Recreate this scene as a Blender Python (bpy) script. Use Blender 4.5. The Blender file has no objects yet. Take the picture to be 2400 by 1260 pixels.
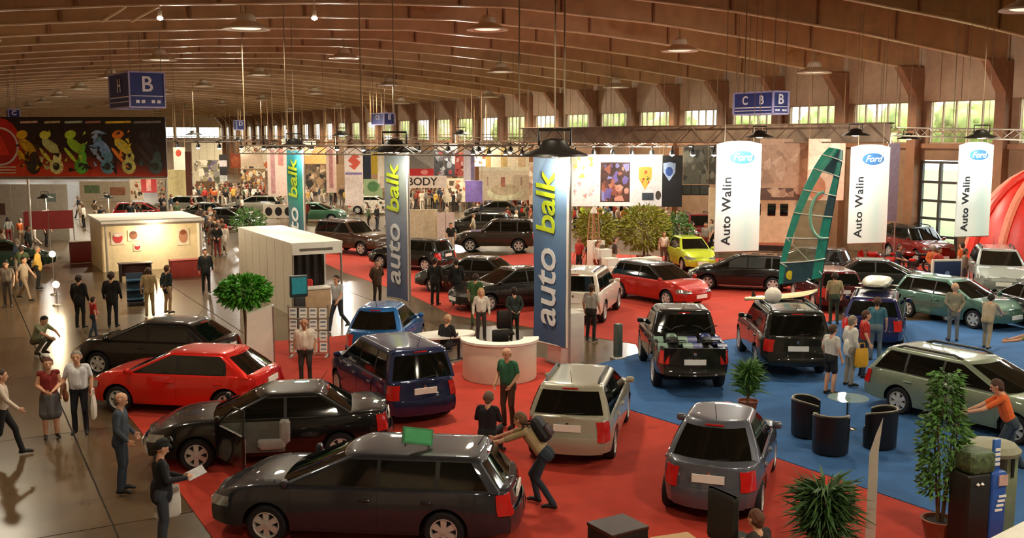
import bpy, bmesh, math, random
import numpy as np
from mathutils import Vector, Matrix

# ------------------------------------------------------------------ camera, world, exposure
SC = bpy.context.scene
COL = SC.collection
TH = math.radians(28.8)          # the camera looks this far to the right of the hall's long axis (+Y)
TILT = math.radians(7.31)        # and this far down
CAMZ = 6.2
FPX = 2400.0                     # focal length in pixels of the 2400 x 1260 frame
cam_d = bpy.data.cameras.new('camera')
cam_d.sensor_width = 36.0
cam_d.lens = 36.0
cam_d.clip_end = 600
cam = bpy.data.objects.new('camera', cam_d)
COL.objects.link(cam)
cam.location = (0, 0, CAMZ)
cam.rotation_euler = (math.pi/2 - TILT, 0, -TH)
SC.camera = cam

W = bpy.data.worlds.new('sky')
SC.world = W
W.use_nodes = True
wn = W.node_tree.nodes['Background']
wn.inputs[0].default_value = (0.93, 0.97, 1.0, 1)
wn.inputs[1].default_value = 7.0
SC.view_settings.view_transform = 'Standard'
SC.view_settings.look = 'None'
SC.view_settings.gamma = 1.0
SC.view_settings.use_curve_mapping = False
SC.view_settings.exposure = 0.0
SC.cycles.max_bounces = 4
SC.cycles.diffuse_bounces = 3
SC.cycles.glossy_bounces = 2
SC.cycles.use_adaptive_sampling = True
SC.cycles.adaptive_threshold = 0.07
SC.cycles.adaptive_min_samples = 10
SC.cycles.transparent_max_bounces = 6
SC.cycles.caustics_reflective = False
SC.cycles.caustics_refractive = False
SC.cycles.sample_clamp_indirect = 6.0
LIGHT = 1.0                       # common factor of the hall's lamps

# ------------------------------------------------------------------ where things stand
FV = Vector((math.sin(TH)*math.cos(TILT), math.cos(TH)*math.cos(TILT), -math.sin(TILT)))
RV = Vector((math.cos(TH), -math.sin(TH), 0))
UV = RV.cross(FV)
EYE = Vector((0, 0, CAMZ))
def ray(px, py): return FV + RV*((px-1200)/FPX) + UV*((630-py)/FPX)
def G(px, py, z=0.0):
    """the point of the level z seen at a pixel of the photograph"""
    r = ray(px, py); return EYE + r*((z-CAMZ)/r.z)
def P(px, py, d):
    """the point seen at a pixel at the distance d along the view"""
    return EYE + ray(px, py)*d
def H(deg):
    """rotation about z of a thing whose front (+Y) points deg clockwise from the viewing direction"""
    return -(math.radians(deg)+TH)
def depth(p): return (p-EYE).dot(FV)

# ------------------------------------------------------------------ materials
def lin(c):
    if isinstance(c, str):
        c = c.lstrip('#'); c = [int(c[i:i+2], 16)/255 for i in (0, 2, 4)]
    return tuple((x/12.92 if x <= 0.04045 else ((x+0.055)/1.055)**2.4) for x in c)
MATS = {}
def mat(name, col='#808080', rough=0.6, metal=0.0, coat=0.0, var=0.12, scale=6.0, emit=0.0, trans=0.0, alpha=1.0, bump=0.0, spec=0.5, stretch=None, detail=2.0, sheen=0.0):
    if name in MATS: return MATS[name]
    m = bpy.data.materials.new(name); m.use_nodes = True
    nt = m.node_tree; b = nt.nodes['Principled BSDF']
    c = lin(col)
    tc = nt.nodes.new('ShaderNodeTexCoord')
    src = tc.outputs['Object']
    if stretch:
        mp = nt.nodes.new('ShaderNodeMapping'); mp.inputs['Scale'].default_value = stretch
        nt.links.new(src, mp.inputs[0]); src = mp.outputs[0]
    nz = nt.nodes.new('ShaderNodeTexNoise'); nz.inputs['Scale'].default_value = scale; nz.inputs['Detail'].default_value = detail
    nt.links.new(src, nz.inputs['Vector'])
    rp = nt.nodes.new('ShaderNodeValToRGB')
    rp.color_ramp.elements[0].position = 0.3; rp.color_ramp.elements[1].position = 0.7
    rp.color_ramp.elements[0].color = (*[x*(1-var) for x in c], 1)
    rp.color_ramp.elements[1].color = (*[min(1, x*(1+var)) for x in c], 1)
    nt.links.new(nz.outputs[0], rp.inputs[0])
    nt.links.new(rp.outputs[0], b.inputs['Base Color'])
    b.inputs['Roughness'].default_value = rough
    b.inputs['Metallic'].default_value = metal
    b.inputs['Coat Weight'].default_value = coat
    b.inputs['Coat Roughness'].default_value = 0.06
    b.inputs['Specular IOR Level'].default_value = spec
    if sheen: b.inputs['Sheen Weight'].default_value = sheen
    if emit:
        b.inputs['Emission Color'].default_value = (*c, 1); b.inputs['Emission Strength'].default_value = emit
    if trans: b.inputs['Transmission Weight'].default_value = trans
    if alpha < 1: b.inputs['Alpha'].default_value = alpha
    if bump:
        bp = nt.nodes.new('ShaderNodeBump'); bp.inputs['Strength'].default_value = bump
        nt.links.new(nz.outputs[0], bp.inputs['Height']); nt.links.new(bp.outputs[0], b.inputs['Normal'])
    MATS[name] = m
    return m
def gradient(name, stops, axis='Z', lo=0.0, hi=1.0, rough=0.55, tilt=0.0):
    """a colour print that runs from one colour to another along an object axis (the ink itself changes)"""
    if name in MATS: return MATS[name]
    m = bpy.data.materials.new(name); m.use_nodes = True
    nt = m.node_tree; b = nt.nodes['Principled BSDF']
    tc = nt.nodes.new('ShaderNodeTexCoord'); sp = nt.nodes.new('ShaderNodeSeparateXYZ')
    nt.links.new(tc.outputs['Object'], sp.inputs[0])
    mr = nt.nodes.new('ShaderNodeMapRange'); mr.inputs[1].default_value = lo; mr.inputs[2].default_value = hi
    src = sp.outputs[axis]
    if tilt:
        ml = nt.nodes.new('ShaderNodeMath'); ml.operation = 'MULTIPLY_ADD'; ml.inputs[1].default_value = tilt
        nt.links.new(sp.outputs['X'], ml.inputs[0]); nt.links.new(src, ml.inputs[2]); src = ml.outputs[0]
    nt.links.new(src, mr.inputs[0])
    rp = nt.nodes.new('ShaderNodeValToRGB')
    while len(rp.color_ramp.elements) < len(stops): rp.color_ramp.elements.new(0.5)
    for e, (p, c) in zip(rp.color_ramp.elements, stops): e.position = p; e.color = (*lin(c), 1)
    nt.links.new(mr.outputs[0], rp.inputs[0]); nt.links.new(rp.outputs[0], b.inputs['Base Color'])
    b.inputs['Roughness'].default_value = rough
    MATS[name] = m
    return m
def colr(c, rough=0.7, **k):
    """a plain cloth, paint or print colour"""
    return mat('colour_%s_%02d' % (c.lstrip('#'), int(rough*100)), c, rough, **k)

# ------------------------------------------------------------------ mesh building
class MB:
    def __init__(self): self.v = []; self.f = []; self.m = []
    def add(self, vs, fs, mi=0, M=None):
        n = len(self.v)
        if M is not None: vs = [M @ Vector(p) for p in vs]
        self.v.extend([tuple(p) for p in vs]); self.f.extend([tuple(i+n for i in f) for f in fs]); self.m.extend([mi]*len(fs))
        return self
    def box(self, c, s, mi=0, M=None, taper=1.0):
        x, y, z = c; a, b, h = s[0]/2, s[1]/2, s[2]/2; t = taper
        vs = [(x-a, y-b, z-h), (x+a, y-b, z-h), (x+a, y+b, z-h), (x-a, y+b, z-h), (x-a*t, y-b*t, z+h), (x+a*t, y-b*t, z+h), (x+a*t, y+b*t, z+h), (x-a*t, y+b*t, z+h)]
        return self.add(vs, [(3, 2, 1, 0), (4, 5, 6, 7), (0, 1, 5, 4), (1, 2, 6, 5), (2, 3, 7, 6), (3, 0, 4, 7)], mi, M)
    def bbox(self, c, s, r=0.02, mi=0, M=None):
        """box with bevelled vertical edges and bevelled top"""
        x, y, z = c; a, b, h = s[0]/2, s[1]/2, s[2]/2
        def ring(k, zz):
            aa, bb = a-k, b-k; q = r
            return [(x-aa+q, y-bb, zz), (x+aa-q, y-bb, zz), (x+aa, y-bb+q, zz), (x+aa, y+bb-q, zz), (x+aa-q, y+bb, zz), (x-aa+q, y+bb, zz), (x-aa, y+bb-q, zz), (x-aa, y-bb+q, zz)]
        vs = ring(r*.6, z-h)+ring(0, z-h+r)+ring(0, z+h-r)+ring(r*.6, z+h)
        fs = [tuple(range(7, -1, -1)), tuple(range(24, 32))]
        for k in range(3):
            for i in range(8): j = (i+1) % 8; fs.append((k*8+i, k*8+j, k*8+8+j, k*8+8+i))
        return self.add(vs, fs, mi, M)
    def tube(self, pts, r, n=8, mi=0, M=None, closed=False):
        pts = [Vector(p) for p in pts]; rs = r if isinstance(r, (list, tuple)) else [r]*len(pts)
        vs = []; fs = []; prev = None
        for i, p in enumerate(pts):
            a = pts[i-1] if (i > 0 or closed) else p; b = pts[(i+1) % len(pts)] if (i < len(pts)-1 or closed) else p
            t = (b-a).normalized() if (b-a).length > 1e-9 else Vector((0, 0, 1))
            if prev is None:
                u = t.cross(Vector((0, 0, 1)))
                if u.length < 0.05: u = t.cross(Vector((1, 0, 0)))
            else: u = prev - t*prev.dot(t)
            u.normalize(); w = t.cross(u); prev = u
            for k in range(n):
                q = 2*math.pi*k/n; vs.append(p+(u*math.cos(q)+w*math.sin(q))*rs[i])
        m = len(pts)
        for i in range(m if closed else m-1):
            for k in range(n):
                a = i*n+k; b = i*n+(k+1) % n; c = ((i+1) % m)*n+(k+1) % n; d = ((i+1) % m)*n+k
                fs.append((a, b, c, d))
        if not closed: fs.append(tuple(range(n-1, -1, -1))); fs.append(tuple((m-1)*n+k for k in range(n)))
        return self.add(vs, fs, mi, M)
    def lathe(self, prof, n=20, mi=0, M=None, a0=0.0, a1=2*math.pi, cap=False):
        """profile of (radius, z) turned about z"""
        full = abs(a1-a0-2*math.pi) < 1e-6; k = n if full else n+1
        vs = []; fs = []
        for r, z in prof:
            for i in range(k): q = a0+(a1-a0)*i/n; vs.append((r*math.cos(q), r*math.sin(q), z))
        for j in range(len(prof)-1):
            for i in range(n):
                a = j*k+i; b = j*k+(i+1) % k; fs.append((a, b, b+k, a+k))
        if cap: fs.append(tuple(range(k-1, -1, -1))); fs.append(tuple((len(prof)-1)*k+i for i in range(k)))
        return self.add(vs, fs, mi, M)
    def prism(self, poly, z0, z1, mi=0, M=None):
        n = len(poly); vs = [(p[0], p[1], z0) for p in poly]+[(p[0], p[1], z1) for p in poly]
        fs = [tuple(range(n-1, -1, -1)), tuple(range(n, 2*n))]+[(i, (i+1) % n, n+(i+1) % n, n+i) for i in range(n)]
        return self.add(vs, fs, mi, M)
    def plate(self, poly, y0, y1, mi=0, M=None):
        """polygon in x,z extruded along y"""
        n = len(poly); vs = [(p[0], y0, p[1]) for p in poly]+[(p[0], y1, p[1]) for p in poly]
        fs = [tuple(range(n)), tuple(range(2*n-1, n-1, -1))]+[(n+i, n+(i+1) % n, (i+1) % n, i) for i in range(n)]
        return self.add(vs, fs, mi, M)
    def grid(self, rows, mi=0, closed=False, flip=False, M=None):
        a = len(rows); b = len(rows[0]); vs = [p for r in rows for p in r]; fs = []
        for i in range(a-1):
            for j in range(b if closed else b-1):
                k = (j+1) % b; q = (i*b+j, i*b+k, (i+1)*b+k, (i+1)*b+j)
                fs.append(q[::-1] if flip else q)
        return self.add(vs, fs, mi, M)
    def patch(self, rows, inward, depth_=0.015, mi=0, flip=False):
        """a grid of points with a rim folded back along the vector inward, so that it has thickness"""
        self.grid(rows, mi, flip=flip)
        a, b = len(rows), len(rows[0]); w = Vector(inward)*depth_
        loop = [rows[0][j] for j in range(b)]+[rows[i][b-1] for i in range(1, a)]+[rows[a-1][j] for j in range(b-2, -1, -1)]+[rows[i][0] for i in range(a-2, 0, -1)]
        n = len(loop); vs = [Vector(p) for p in loop]+[Vector(p)+w for p in loop]
        fs = [((i+1) % n, i, n+i, n+(i+1) % n) for i in range(n)]
        return self.add(vs, [f[::-1] for f in fs] if flip else fs, mi)
    def mesh(self, name, smooth=35):
        me = bpy.data.meshes.new(name); me.from_pydata(self.v, [], self.f)
        if any(self.m): me.polygons.foreach_set('material_index', self.m)
        if smooth:
            me.polygons.foreach_set('use_smooth', [True]*len(me.polygons))
            me.update(); me.set_sharp_from_angle(angle=math.radians(smooth))
        me.update()
        return me
def link(name, data, parent=None, loc=None, rot=None, scale=None):
    o = bpy.data.objects.new(name, data); COL.objects.link(o)
    if parent is not None: o.parent = parent
    if loc is not None: o.location = loc
    if rot is not None: o.rotation_euler = rot if hasattr(rot, '__len__') else (0, 0, rot)
    if scale is not None: o.scale = scale if hasattr(scale, '__len__') else (scale,)*3
    return o
def part(name, mb, mats, parent=None, loc=None, rot=None, smooth=35, scale=None, label=None):
    me = mb.mesh(name, smooth) if isinstance(mb, MB) else mb
    if not me.materials:
        for m in (mats if isinstance(mats, (list, tuple)) else [mats]): me.materials.append(m)
    o = link(name, me, parent, loc, rot, scale)
    if label: o['label'] = label
    return o
def tag(o, label, cat, group=None):
    o['label'] = label; o['category'] = cat
    if group: o['group'] = group
    return o
def thing(name, label, cat, loc=(0, 0, 0), rot=0.0, group=None, scale=None):
    return tag(link(name, None, None, loc, rot, scale), label, cat, group)
def struct(o):
    o['kind'] = 'structure'; return o
def stuff(o):
    o['kind'] = 'stuff'; return o
def copytree(o, parent=None):
    c = o.copy(); COL.objects.link(c)
    if parent is not None: c.parent = parent
    for ch in KIDS(o): copytree(ch, c)
    return c
def KIDS(o): return [x for x in o.children]
def Rz(a): return Matrix.Rotation(a, 4, 'Z')
def T(*p): return Matrix.Translation(Vector(p))
TXT = {}
def text(s, size, mt, parent, loc, rot, extrude=0.004, bold=0.0, shear=0.0, name='lettering', align='CENTER', xs=1.0, spacing=1.0):
    """raised lettering; lies in the local xz plane of its parent before rot is applied"""
    key = (s, size, extrude, bold, shear, align, mt.name, xs, spacing)
    if key not in TXT:
        cu = bpy.data.curves.new('lettering', 'FONT'); cu.body = s; cu.size = size; cu.extrude = extrude; cu.offset = bold; cu.shear = shear
        cu.align_x = align; cu.align_y = 'CENTER'; cu.resolution_u = 3; cu.space_character = spacing
        o = bpy.data.objects.new('lettering_source', cu); COL.objects.link(o)
        dg = bpy.context.evaluated_depsgraph_get(); me = bpy.data.meshes.new_from_object(o.evaluated_get(dg))
        bpy.data.objects.remove(o); bpy.data.curves.remove(cu)
        me.transform(Matrix.Rotation(math.pi/2, 4, 'X') @ Matrix.Diagonal((xs, 1, 1, 1))); me.materials.clear(); me.materials.append(mt)
        TXT[key] = me
    return link(name, TXT[key], parent, loc, rot)
def ellipse(a, b, n=24, cx=0, cz=0): return [(cx+a*math.cos(2*math.pi*i/n), cz+b*math.sin(2*math.pi*i/n)) for i in range(n)]
def lerp(a, b, t): return a+(b-a)*t
def interp(x, pts):
    """smooth-ish piecewise interpolation through sorted (x, y) points"""
    if x <= pts[0][0]: return pts[0][1]
    for (a, b), (c, d) in zip(pts, pts[1:]):
        if x <= c:
            return b+(d-b)*(x-a)/(c-a)
    return pts[-1][1]
# ================================================================== the hall
M_floor = mat('polished_concrete', '#5f4d38', 0.26, var=0.22, scale=0.5, detail=6, bump=0.02)
M_joint = mat('floor_joint', '#3a3026', 0.7)
M_red = mat('red_carpet', '#b5331f', 0.95, var=0.10, scale=3, bump=0.25, detail=8)
M_blue = mat('blue_carpet', '#2f5f96', 0.95, var=0.10, scale=3, bump=0.25, detail=8)
M_deck = mat('brown_roof_boards', '#b49a6c', 0.75, var=0.22, scale=1.2, stretch=(1, .15, 1), detail=5)
M_beam = mat('rust_brown_beam_paint', '#b48c62', 0.5, var=0.16, scale=1.3, detail=5)
M_flange = mat('flange_highlight_paint', '#e0c4a0', 0.3, var=0.1, scale=2)  # paler than the web: the flange's bright highlight is put into the colour
M_col = mat('column_paint', '#8d6244', 0.6, var=0.15, scale=1.5, detail=4)
M_clad = mat('tan_cladding', '#bda184', 0.65, var=0.1, scale=2)
M_wall = mat('brown_plaster', '#8a6a50', 0.8, var=0.15, scale=1.5, detail=5)
M_frame = mat('dark_window_frame', '#3d3a36', 0.5)
M_wood = mat('pale_joinery', '#a68d70', 0.6)
def glass_mat():
    m = bpy.data.materials.new('clear_glass'); m.use_nodes = True; nt = m.node_tree
    for n in list(nt.nodes):
        if n.type != 'OUTPUT_MATERIAL': nt.nodes.remove(n)
    tr = nt.nodes.new('ShaderNodeBsdfTransparent'); gl = nt.nodes.new('ShaderNodeBsdfGlossy'); mx = nt.nodes.new('ShaderNodeMixShader')
    tr.inputs[0].default_value = (.93, .96, .94, 1); gl.inputs['Roughness'].default_value = .03; mx.inputs[0].default_value = .07
    nt.links.new(tr.outputs[0], mx.inputs[1]); nt.links.new(gl.outputs[0], mx.inputs[2])
    nt.links.new(mx.outputs[0], nt.nodes['Material Output'].inputs[0]); return m
M_glass = glass_mat()
VL, VR, U0, U1 = -4.0, 44.0, -32.0, 190.0
VC = 20.0
def zbeam(v): return interp(abs(v-VC), [(0, 11.35), (7, 11.1), (14, 10.6), (24, 9.6)])

# floor with its slabs; joints are the gaps between them
fl = struct(part('floor', MB().box(((VL+VR)/2, (U0+U1)/2, -.13), (VR-VL+.6, U1-U0+.6, .2)), M_joint))
SL = 6.0
slab = MB().box((0, 0, -.014), (SL-.03, SL-.03, .028)).mesh('slab', 0); slab.materials.append(M_floor)
for i in range(8):
    for j in range(36):
        x, y = VL+SL/2+i*SL, -28+j*SL
        if y+SL/2 > U1: continue
        link('slab', slab, fl, (x, y, 0))
# carpets: laid on the slabs
def carpet(name, pts, z, m, lab):
    poly = [G(*p) for p in pts]; c = sum((Vector(p) for p in poly), Vector())/len(poly)
    a = sum(poly[i].x*poly[(i+1) % len(poly)].y-poly[(i+1) % len(poly)].x*poly[i].y for i in range(len(poly)))
    if a < 0: poly = poly[::-1]
    o = part(name, MB().prism([(p.x-c.x, p.y-c.y) for p in poly], 0.001, z), m, loc=(c.x, c.y, 0), smooth=0)
    tag(o, lab, 'carpet'); return o
carpet('carpet', [(232, 893), (330, 1010), (412, 1140), (505, 1270), (640, 1500), (2600, 1500), (2600, 1330), (2200, 1205), (1850, 1085), (1600, 1000), (1476, 962), (1390, 860), (1262, 838), (1075, 800), (825, 785), (640, 800)], .012, M_red, 'red carpet under the foreground cars, from the dark wagon to the silver estate')
carpet('carpet', [(1386, 858), (1500, 828), (1740, 792), (1960, 752), (2200, 752), (2420, 742), (2700, 740), (2700, 1360), (2200, 1204), (1850, 1084), (1600, 999), (1477, 961)], .018, M_blue, 'blue carpet under the black pickup and the tub chairs')
carpet('carpet', [(690, 583), (810, 640), (960, 690), (1060, 738), (1250, 768), (1490, 806), (1500, 826), (1740, 790), (1955, 751), (2000, 680), (2300, 672), (2200, 612), (1800, 610), (1300, 590), (1000, 612), (940, 612), (920, 580), (760, 560)], .008, M_red, 'red carpet in the middle of the hall under the black cars')

# ceiling: roof boards between the frames, and the frames
ce = link('ceiling', None); struct(ce)
vs = [VL, 0, 6, 13, 20, 27, 34, 40, VR]
BU = [31.6+5*k for k in range(-12, 32)]
def zdeck(v): return interp(abs(v-VC), [(0, 12.85), (14, 12.15), (24, 11.2)])
dm = {}
for u0 in BU[:-1]:
    for a, b in zip(vs, vs[1:]):
        if (a, b) not in dm:
            za, zb_ = zdeck(a), zdeck(b)
            dm[(a, b)] = MB().add([(a+.02, .02, za), (b-.02, .02, zb_), (b-.02, 4.98, zb_), (a+.02, 4.98, za), (a+.02, .02, za+.1), (b-.02, .02, zb_+.1), (b-.02, 4.98, zb_+.1), (a+.02, 4.98, za+.1)],
                [(3, 2, 1, 0), (4, 5, 6, 7), (0, 1, 5, 4), (1, 2, 6, 5), (2, 3, 7, 6), (3, 0, 4, 7)]).mesh('roof_panel', 0)
            dm[(a, b)].materials.append(M_deck)
        link('roof_panel', dm[(a, b)], ce, (0, u0, 0))
part('roof_skin', MB().add([(v, u, zdeck(v)+.12) for u in (U0-1, U1) for v in vs], [(i, i+1, i+1+len(vs), i+len(vs)) for i in range(len(vs)-1)]), M_deck, ce, smooth=0)
fine = [VL+.3+(VR-VL-.6)*i/32 for i in range(33)]
def strip(z0f, z1f, t):
    rows = [[(v, -t/2, z0f(v)) for v in fine], [(v, -t/2, z1f(v)) for v in fine], [(v, t/2, z1f(v)) for v in fine], [(v, t/2, z0f(v)) for v in fine], [(v, -t/2, z0f(v)) for v in fine]]
    return MB().grid(rows, flip=True)
web = strip(zbeam, lambda v: zdeck(v)-.01, .16).mesh('beam_web', 30); web.materials.append(M_beam)
flg = strip(lambda v: zbeam(v)-.05, lambda v: zbeam(v)+.0, .22).mesh('beam_flange', 30); flg.materials.append(M_flange)
stf = MB()
stiff = []
for k in range(9):
    v = 4+k*4.6
    m = MB().box((v, 0, (zbeam(v)+zdeck(v))/2-.03), (.1, .3, zdeck(v)-zbeam(v)-.1)).mesh('beam_stiffener', 0); m.materials.append(M_col); stiff.append(m)
cm = MB().box((0, 0, 4.7), (.5, .55, 9.4)).add([(-.25, -.27, 8.3), (-.25, .27, 8.3), (-1.5, .2, 9.75), (-1.5, -.2, 9.75), (.2, -.27, 9.75), (.2, .27, 9.75), (.2, -.27, 8.3), (.2, .27, 8.3)],
    [(0, 1, 2, 3), (3, 2, 5, 4), (0, 3, 4, 6), (1, 7, 5, 2), (6, 4, 5, 7), (0, 6, 7, 1)]).mesh('column', 30); cm.materials.append(M_col)
for i, u in enumerate(BU):
    fr = link('trim_%d' % (i+1), None, None, (0, u, 0)); struct(fr)
    link('beam_web', web, fr); link('beam_flange', flg, fr)
    if u < 80:
        for s in stiff: link('beam_stiffener', s, fr)
    link('column', cm, fr, (VR-.25, 0, 0))
    if u > -5: link('column', cm, fr, (VL+.25, 0, 0), math.pi)

for k, (a, b) in enumerate((((240, 50, 37), (295, 15, 34.5)), ((308, 50, 37), (372, 15, 34.5)))):
    struct(part('trim_%d' % (len(BU)+1+k), MB().tube([P(*a), P(*b)], .05, 6), M_flange))
# right wall: plaster below, piers between the windows, boards above
WZ0, WZ1 = 5.9, 8.05
wr = MB().box((VR+.15, (U0+U1)/2, (WZ0+0)/2+1.2), (.3, U1-U0, WZ0-2.4+0))
wr = MB()
D0, D1 = 33.9, 36.3      # the tall glazed gate
for a, b in ((U0, D0), (D1, U1)): wr.box((VR+.15, (a+b)/2, WZ0/2), (.3, b-a, WZ0))
wr.box((VR+.15, (D0+D1)/2, (5.05+WZ0)/2), (.3, D1-D0, WZ0-5.05))
for u in BU: wr.box((VR+.15, u-.05, (WZ0+WZ1)/2), (.3, 1.25, WZ1-WZ0))
WR = struct(part('wall_right', wr, M_wall, smooth=0))
cp = MB().box((VR+.06, 0, (WZ1+11.2)/2), (.12, 1.21, 11.2-WZ1)).mesh('cladding_panel', 0); cp.materials.append(M_clad)
cs = MB().box((VR-.02, 2.5, WZ0-.12), (.3, 5, .24)).mesh('sill_beam', 0); cs.materials.append(M_col)
part('backing', MB().box((VR+.2, (U0+U1)/2, (WZ1+11.2)/2), (.1, U1-U0, 11.2-WZ1)), M_col, WR, smooth=0)
fm = MB(); py0, py1 = .575, 4.325
for k in range(6): fm.box((VR+.12, lerp(py0, py1, k/5), (WZ0+WZ1)/2), (.1, .07, WZ1-WZ0))
for z in (WZ0+.04, 6.5, WZ1-.04): fm.box((VR+.12, (py0+py1)/2, z), (.11, py1-py0, .08))
fme = fm.mesh('window_frame', 0); fme.materials.append(M_wood)
w5 = (py1-py0)/5
pane_u = MB().box((0, 0, 0), (.012, w5-.07, WZ1-6.5-.12)).mesh('pane', 0); pane_u.materials.append(M_glass)
pane_l = MB().box((0, 0, 0), (.012, w5-.07, 6.5-WZ0-.12)).mesh('pane', 0); pane_l.materials.append(M_glass)
pane_all = MB().box((0, 0, 0), (.012, py1-py0, WZ1-WZ0)).mesh('pane', 0); pane_all.materials.append(M_glass)
n = 0
for u in BU:
    for k in range(4):
        link('cladding_panel', cp, WR, (0, u+.625+k*1.25, 0))
    link('sill_beam', cs, WR, (0, u, 0))
    if u < 8: continue
    n += 1
    w = struct(link('window_%d' % n, None, None, (0, u, 0)))
    link('window_frame', fme, w)
    if u < 100:
        for k in range(5):
            link('pane', pane_u, w, (VR+.14, py0+w5*(k+.5), (6.5+WZ1)/2)); link('pane', pane_l, w, (VR+.14, py0+w5*(k+.5), (6.5+WZ0)/2))
    else: link('pane', pane_all, w, (VR+.16, (py0+py1)/2, (WZ0+WZ1)/2))
# glazed gate
d = struct(link('door_1', None, None, (VR, (D0+D1)/2, 0))); dw = D1-D0
f = MB()
for y in (-dw/2+.08, 0, dw/2-.08): f.box((.05, y, 2.5), (.16, .14, 5.0))
for z in (.08, 1.2, 2.1, 3.0, 3.95, 4.95): f.box((.05, 0, z), (.15, dw, .13))
part('door_frame', f, M_frame, d, smooth=0)
pg = MB().box((0, 0, 0), (.012, dw/2-.2, .8)).mesh('pane', 0); pg.materials.append(M_glass)
for z in (.65, 1.65, 2.55, 3.48, 4.45):
    for y in (-dw/4, dw/4): link('pane', pg, d, (.05, y, z))
part('handle', MB().tube([(-.08, .1, 1.0), (-.12, .1, 1.05), (-.12, .1, 1.35), (-.08, .1, 1.4)], .02), M_flange, d)
# the other walls
struct(part('wall_left', MB().box((VL-.15, (U0+U1)/2, 6), (.3, U1-U0, 12)), M_clad, smooth=0))
struct(part('wall_back', MB().box(((VL+VR)/2, U0-.15, 6.3), (VR-VL+.6, .3, 12.6)), M_clad, smooth=0))
wf = MB()
wf.box(((VL+VR)/2, U1+.15, 3.1), (VR-VL+.6, .3, 6.2)); wf.box(((VL+VR)/2, U1+.15, 10.35), (VR-VL+.6, .3, 4.7))
for k in range(13): wf.box((VL+k*4, U1+.15, 7.1), (.5, .3, 1.8))
WF = struct(part('wall_far', wf, M_clad, smooth=0))
for k in range(12):
    w = struct(link('window_%d' % (n+1+k), None, None, (VL+2+k*4, U1, 7.1)))
    part('pane', MB().box((0, .1, 0), (3.5, .012, 1.8)), M_glass, w, smooth=0)
    m = MB()
    for q in range(5): m.box((-1.75+q*.875, .1, 0), (.08, .1, 1.8))
    part('window_frame', m, M_wood, w, smooth=0)
# outside: lawn and trees beyond the windows
M_lawn = mat('lawn', '#6f7d45', 0.9, var=.3); M_leafout = mat('tree_leaves', '#a3b06a', 0.8, var=.4, scale=1.5)
struct(part('ground', MB().box((110, 90, -.3), (130, 320, .2)), M_lawn, smooth=0))
struct(part('ground', MB().box((20, 260, -.3), (130, 100, .2)), M_lawn, smooth=0))
rnd = random.Random(5)
def blobtree(r, seed):
    q = random.Random(seed); mb = MB(); ico = bmesh.new(); bmesh.ops.create_icosphere(ico, subdivisions=3, radius=1)
    for k in range(7):
        c = Vector((q.uniform(-.7, .7)*r, q.uniform(-.7, .7)*r, q.uniform(-.5, .6)*r)); s = r*q.uniform(.4, .65)
        mb.add([c+v.co*s*(1+.25*math.sin(9*v.co.x+k)*math.sin(8*v.co.y+2*k)*math.sin(7*v.co.z)) for v in ico.verts], [tuple(v.index for v in f.verts) for f in ico.faces])
    ico.free(); me = mb.mesh('crown', 80); me.materials.append(M_leafout); return me
crowns = [blobtree(2.6, s) for s in range(3)]
tr_m = MB().tube([(0, 0, -.2), (.1, 0, 2), (0, .1, 5)], [.3, .22, .15]).mesh('trunk', 60); tr_m.materials.append(M_col)
for k, (u, x, hgt) in enumerate([(24, 51, 6.5), (40.5, 53, 6.6), (47, 56, 7.2), (53, 54, 6.6), (62, 57, 7.2), (71, 55, 6.9), (80, 58, 7.3), (90, 56, 7), (103, 57, 7.4), (118, 56, 7.2), (136, 57, 7.4), (156, 57, 7.2)]):
    t = thing('tree', 'leafy tree outdoors, %s from the right through the windows' % ('first', 'second', 'third', 'fourth', 'fifth', 'sixth', 'seventh', 'eighth', 'ninth', 'tenth', 'eleventh', 'twelfth')[k], 'tree', (x, u, 0), k*1.3, 'trees outside the windows')
    link('crown', crowns[k % 3], t, (0, 0, hgt-.6)); link('trunk', tr_m, t)

# ------------------------------------------------------------------ ceiling lamps
M_lampw = mat('lamp_enamel', '#e4d8c4', 0.4, var=.06); M_lampin = mat('lamp_diffuser', '#fff0d6', 0.3, emit=.9, var=0)
M_wire = mat('steel_wire', '#8d7a60', 0.5); M_black = mat('black_metal', '#15130f', 0.45)
lamp_shell = MB().lathe([(.05, .62), (.2, .6), (.32, .5), (.36, .3), (.55, .22), (.85, .05), (.86, 0), (.82, 0), (.5, .16), (.05, .2)], 20).mesh('lamp_shade', 40); lamp_shell.materials.append(M_lampw)
lamp_disc = MB().lathe([(.001, .03), (.5, .04), (.6, .1)], 16).mesh('diffuser', 40); lamp_disc.materials.append(M_lampin)
lamp_rod = MB().tube([(0, 0, .55), (0, 0, 2.22)], .03, 6).mesh('rod', 0); lamp_rod.materials.append(M_wire)
def light(kind, name, loc, power, col, parent=None, radius=.25, angle=150, blend=.6, rot=None):
    d = bpy.data.lights.new(name, kind); d.energy = power*LIGHT; d.color = col; d.shadow_soft_size = radius
    if kind == 'SPOT': d.spot_size = math.radians(angle); d.spot_blend = blend
    return link(name, d, parent, loc, rot)
WARM = (1.0, .88, .65); NEUT = (1.0, .94, .81)
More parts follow.
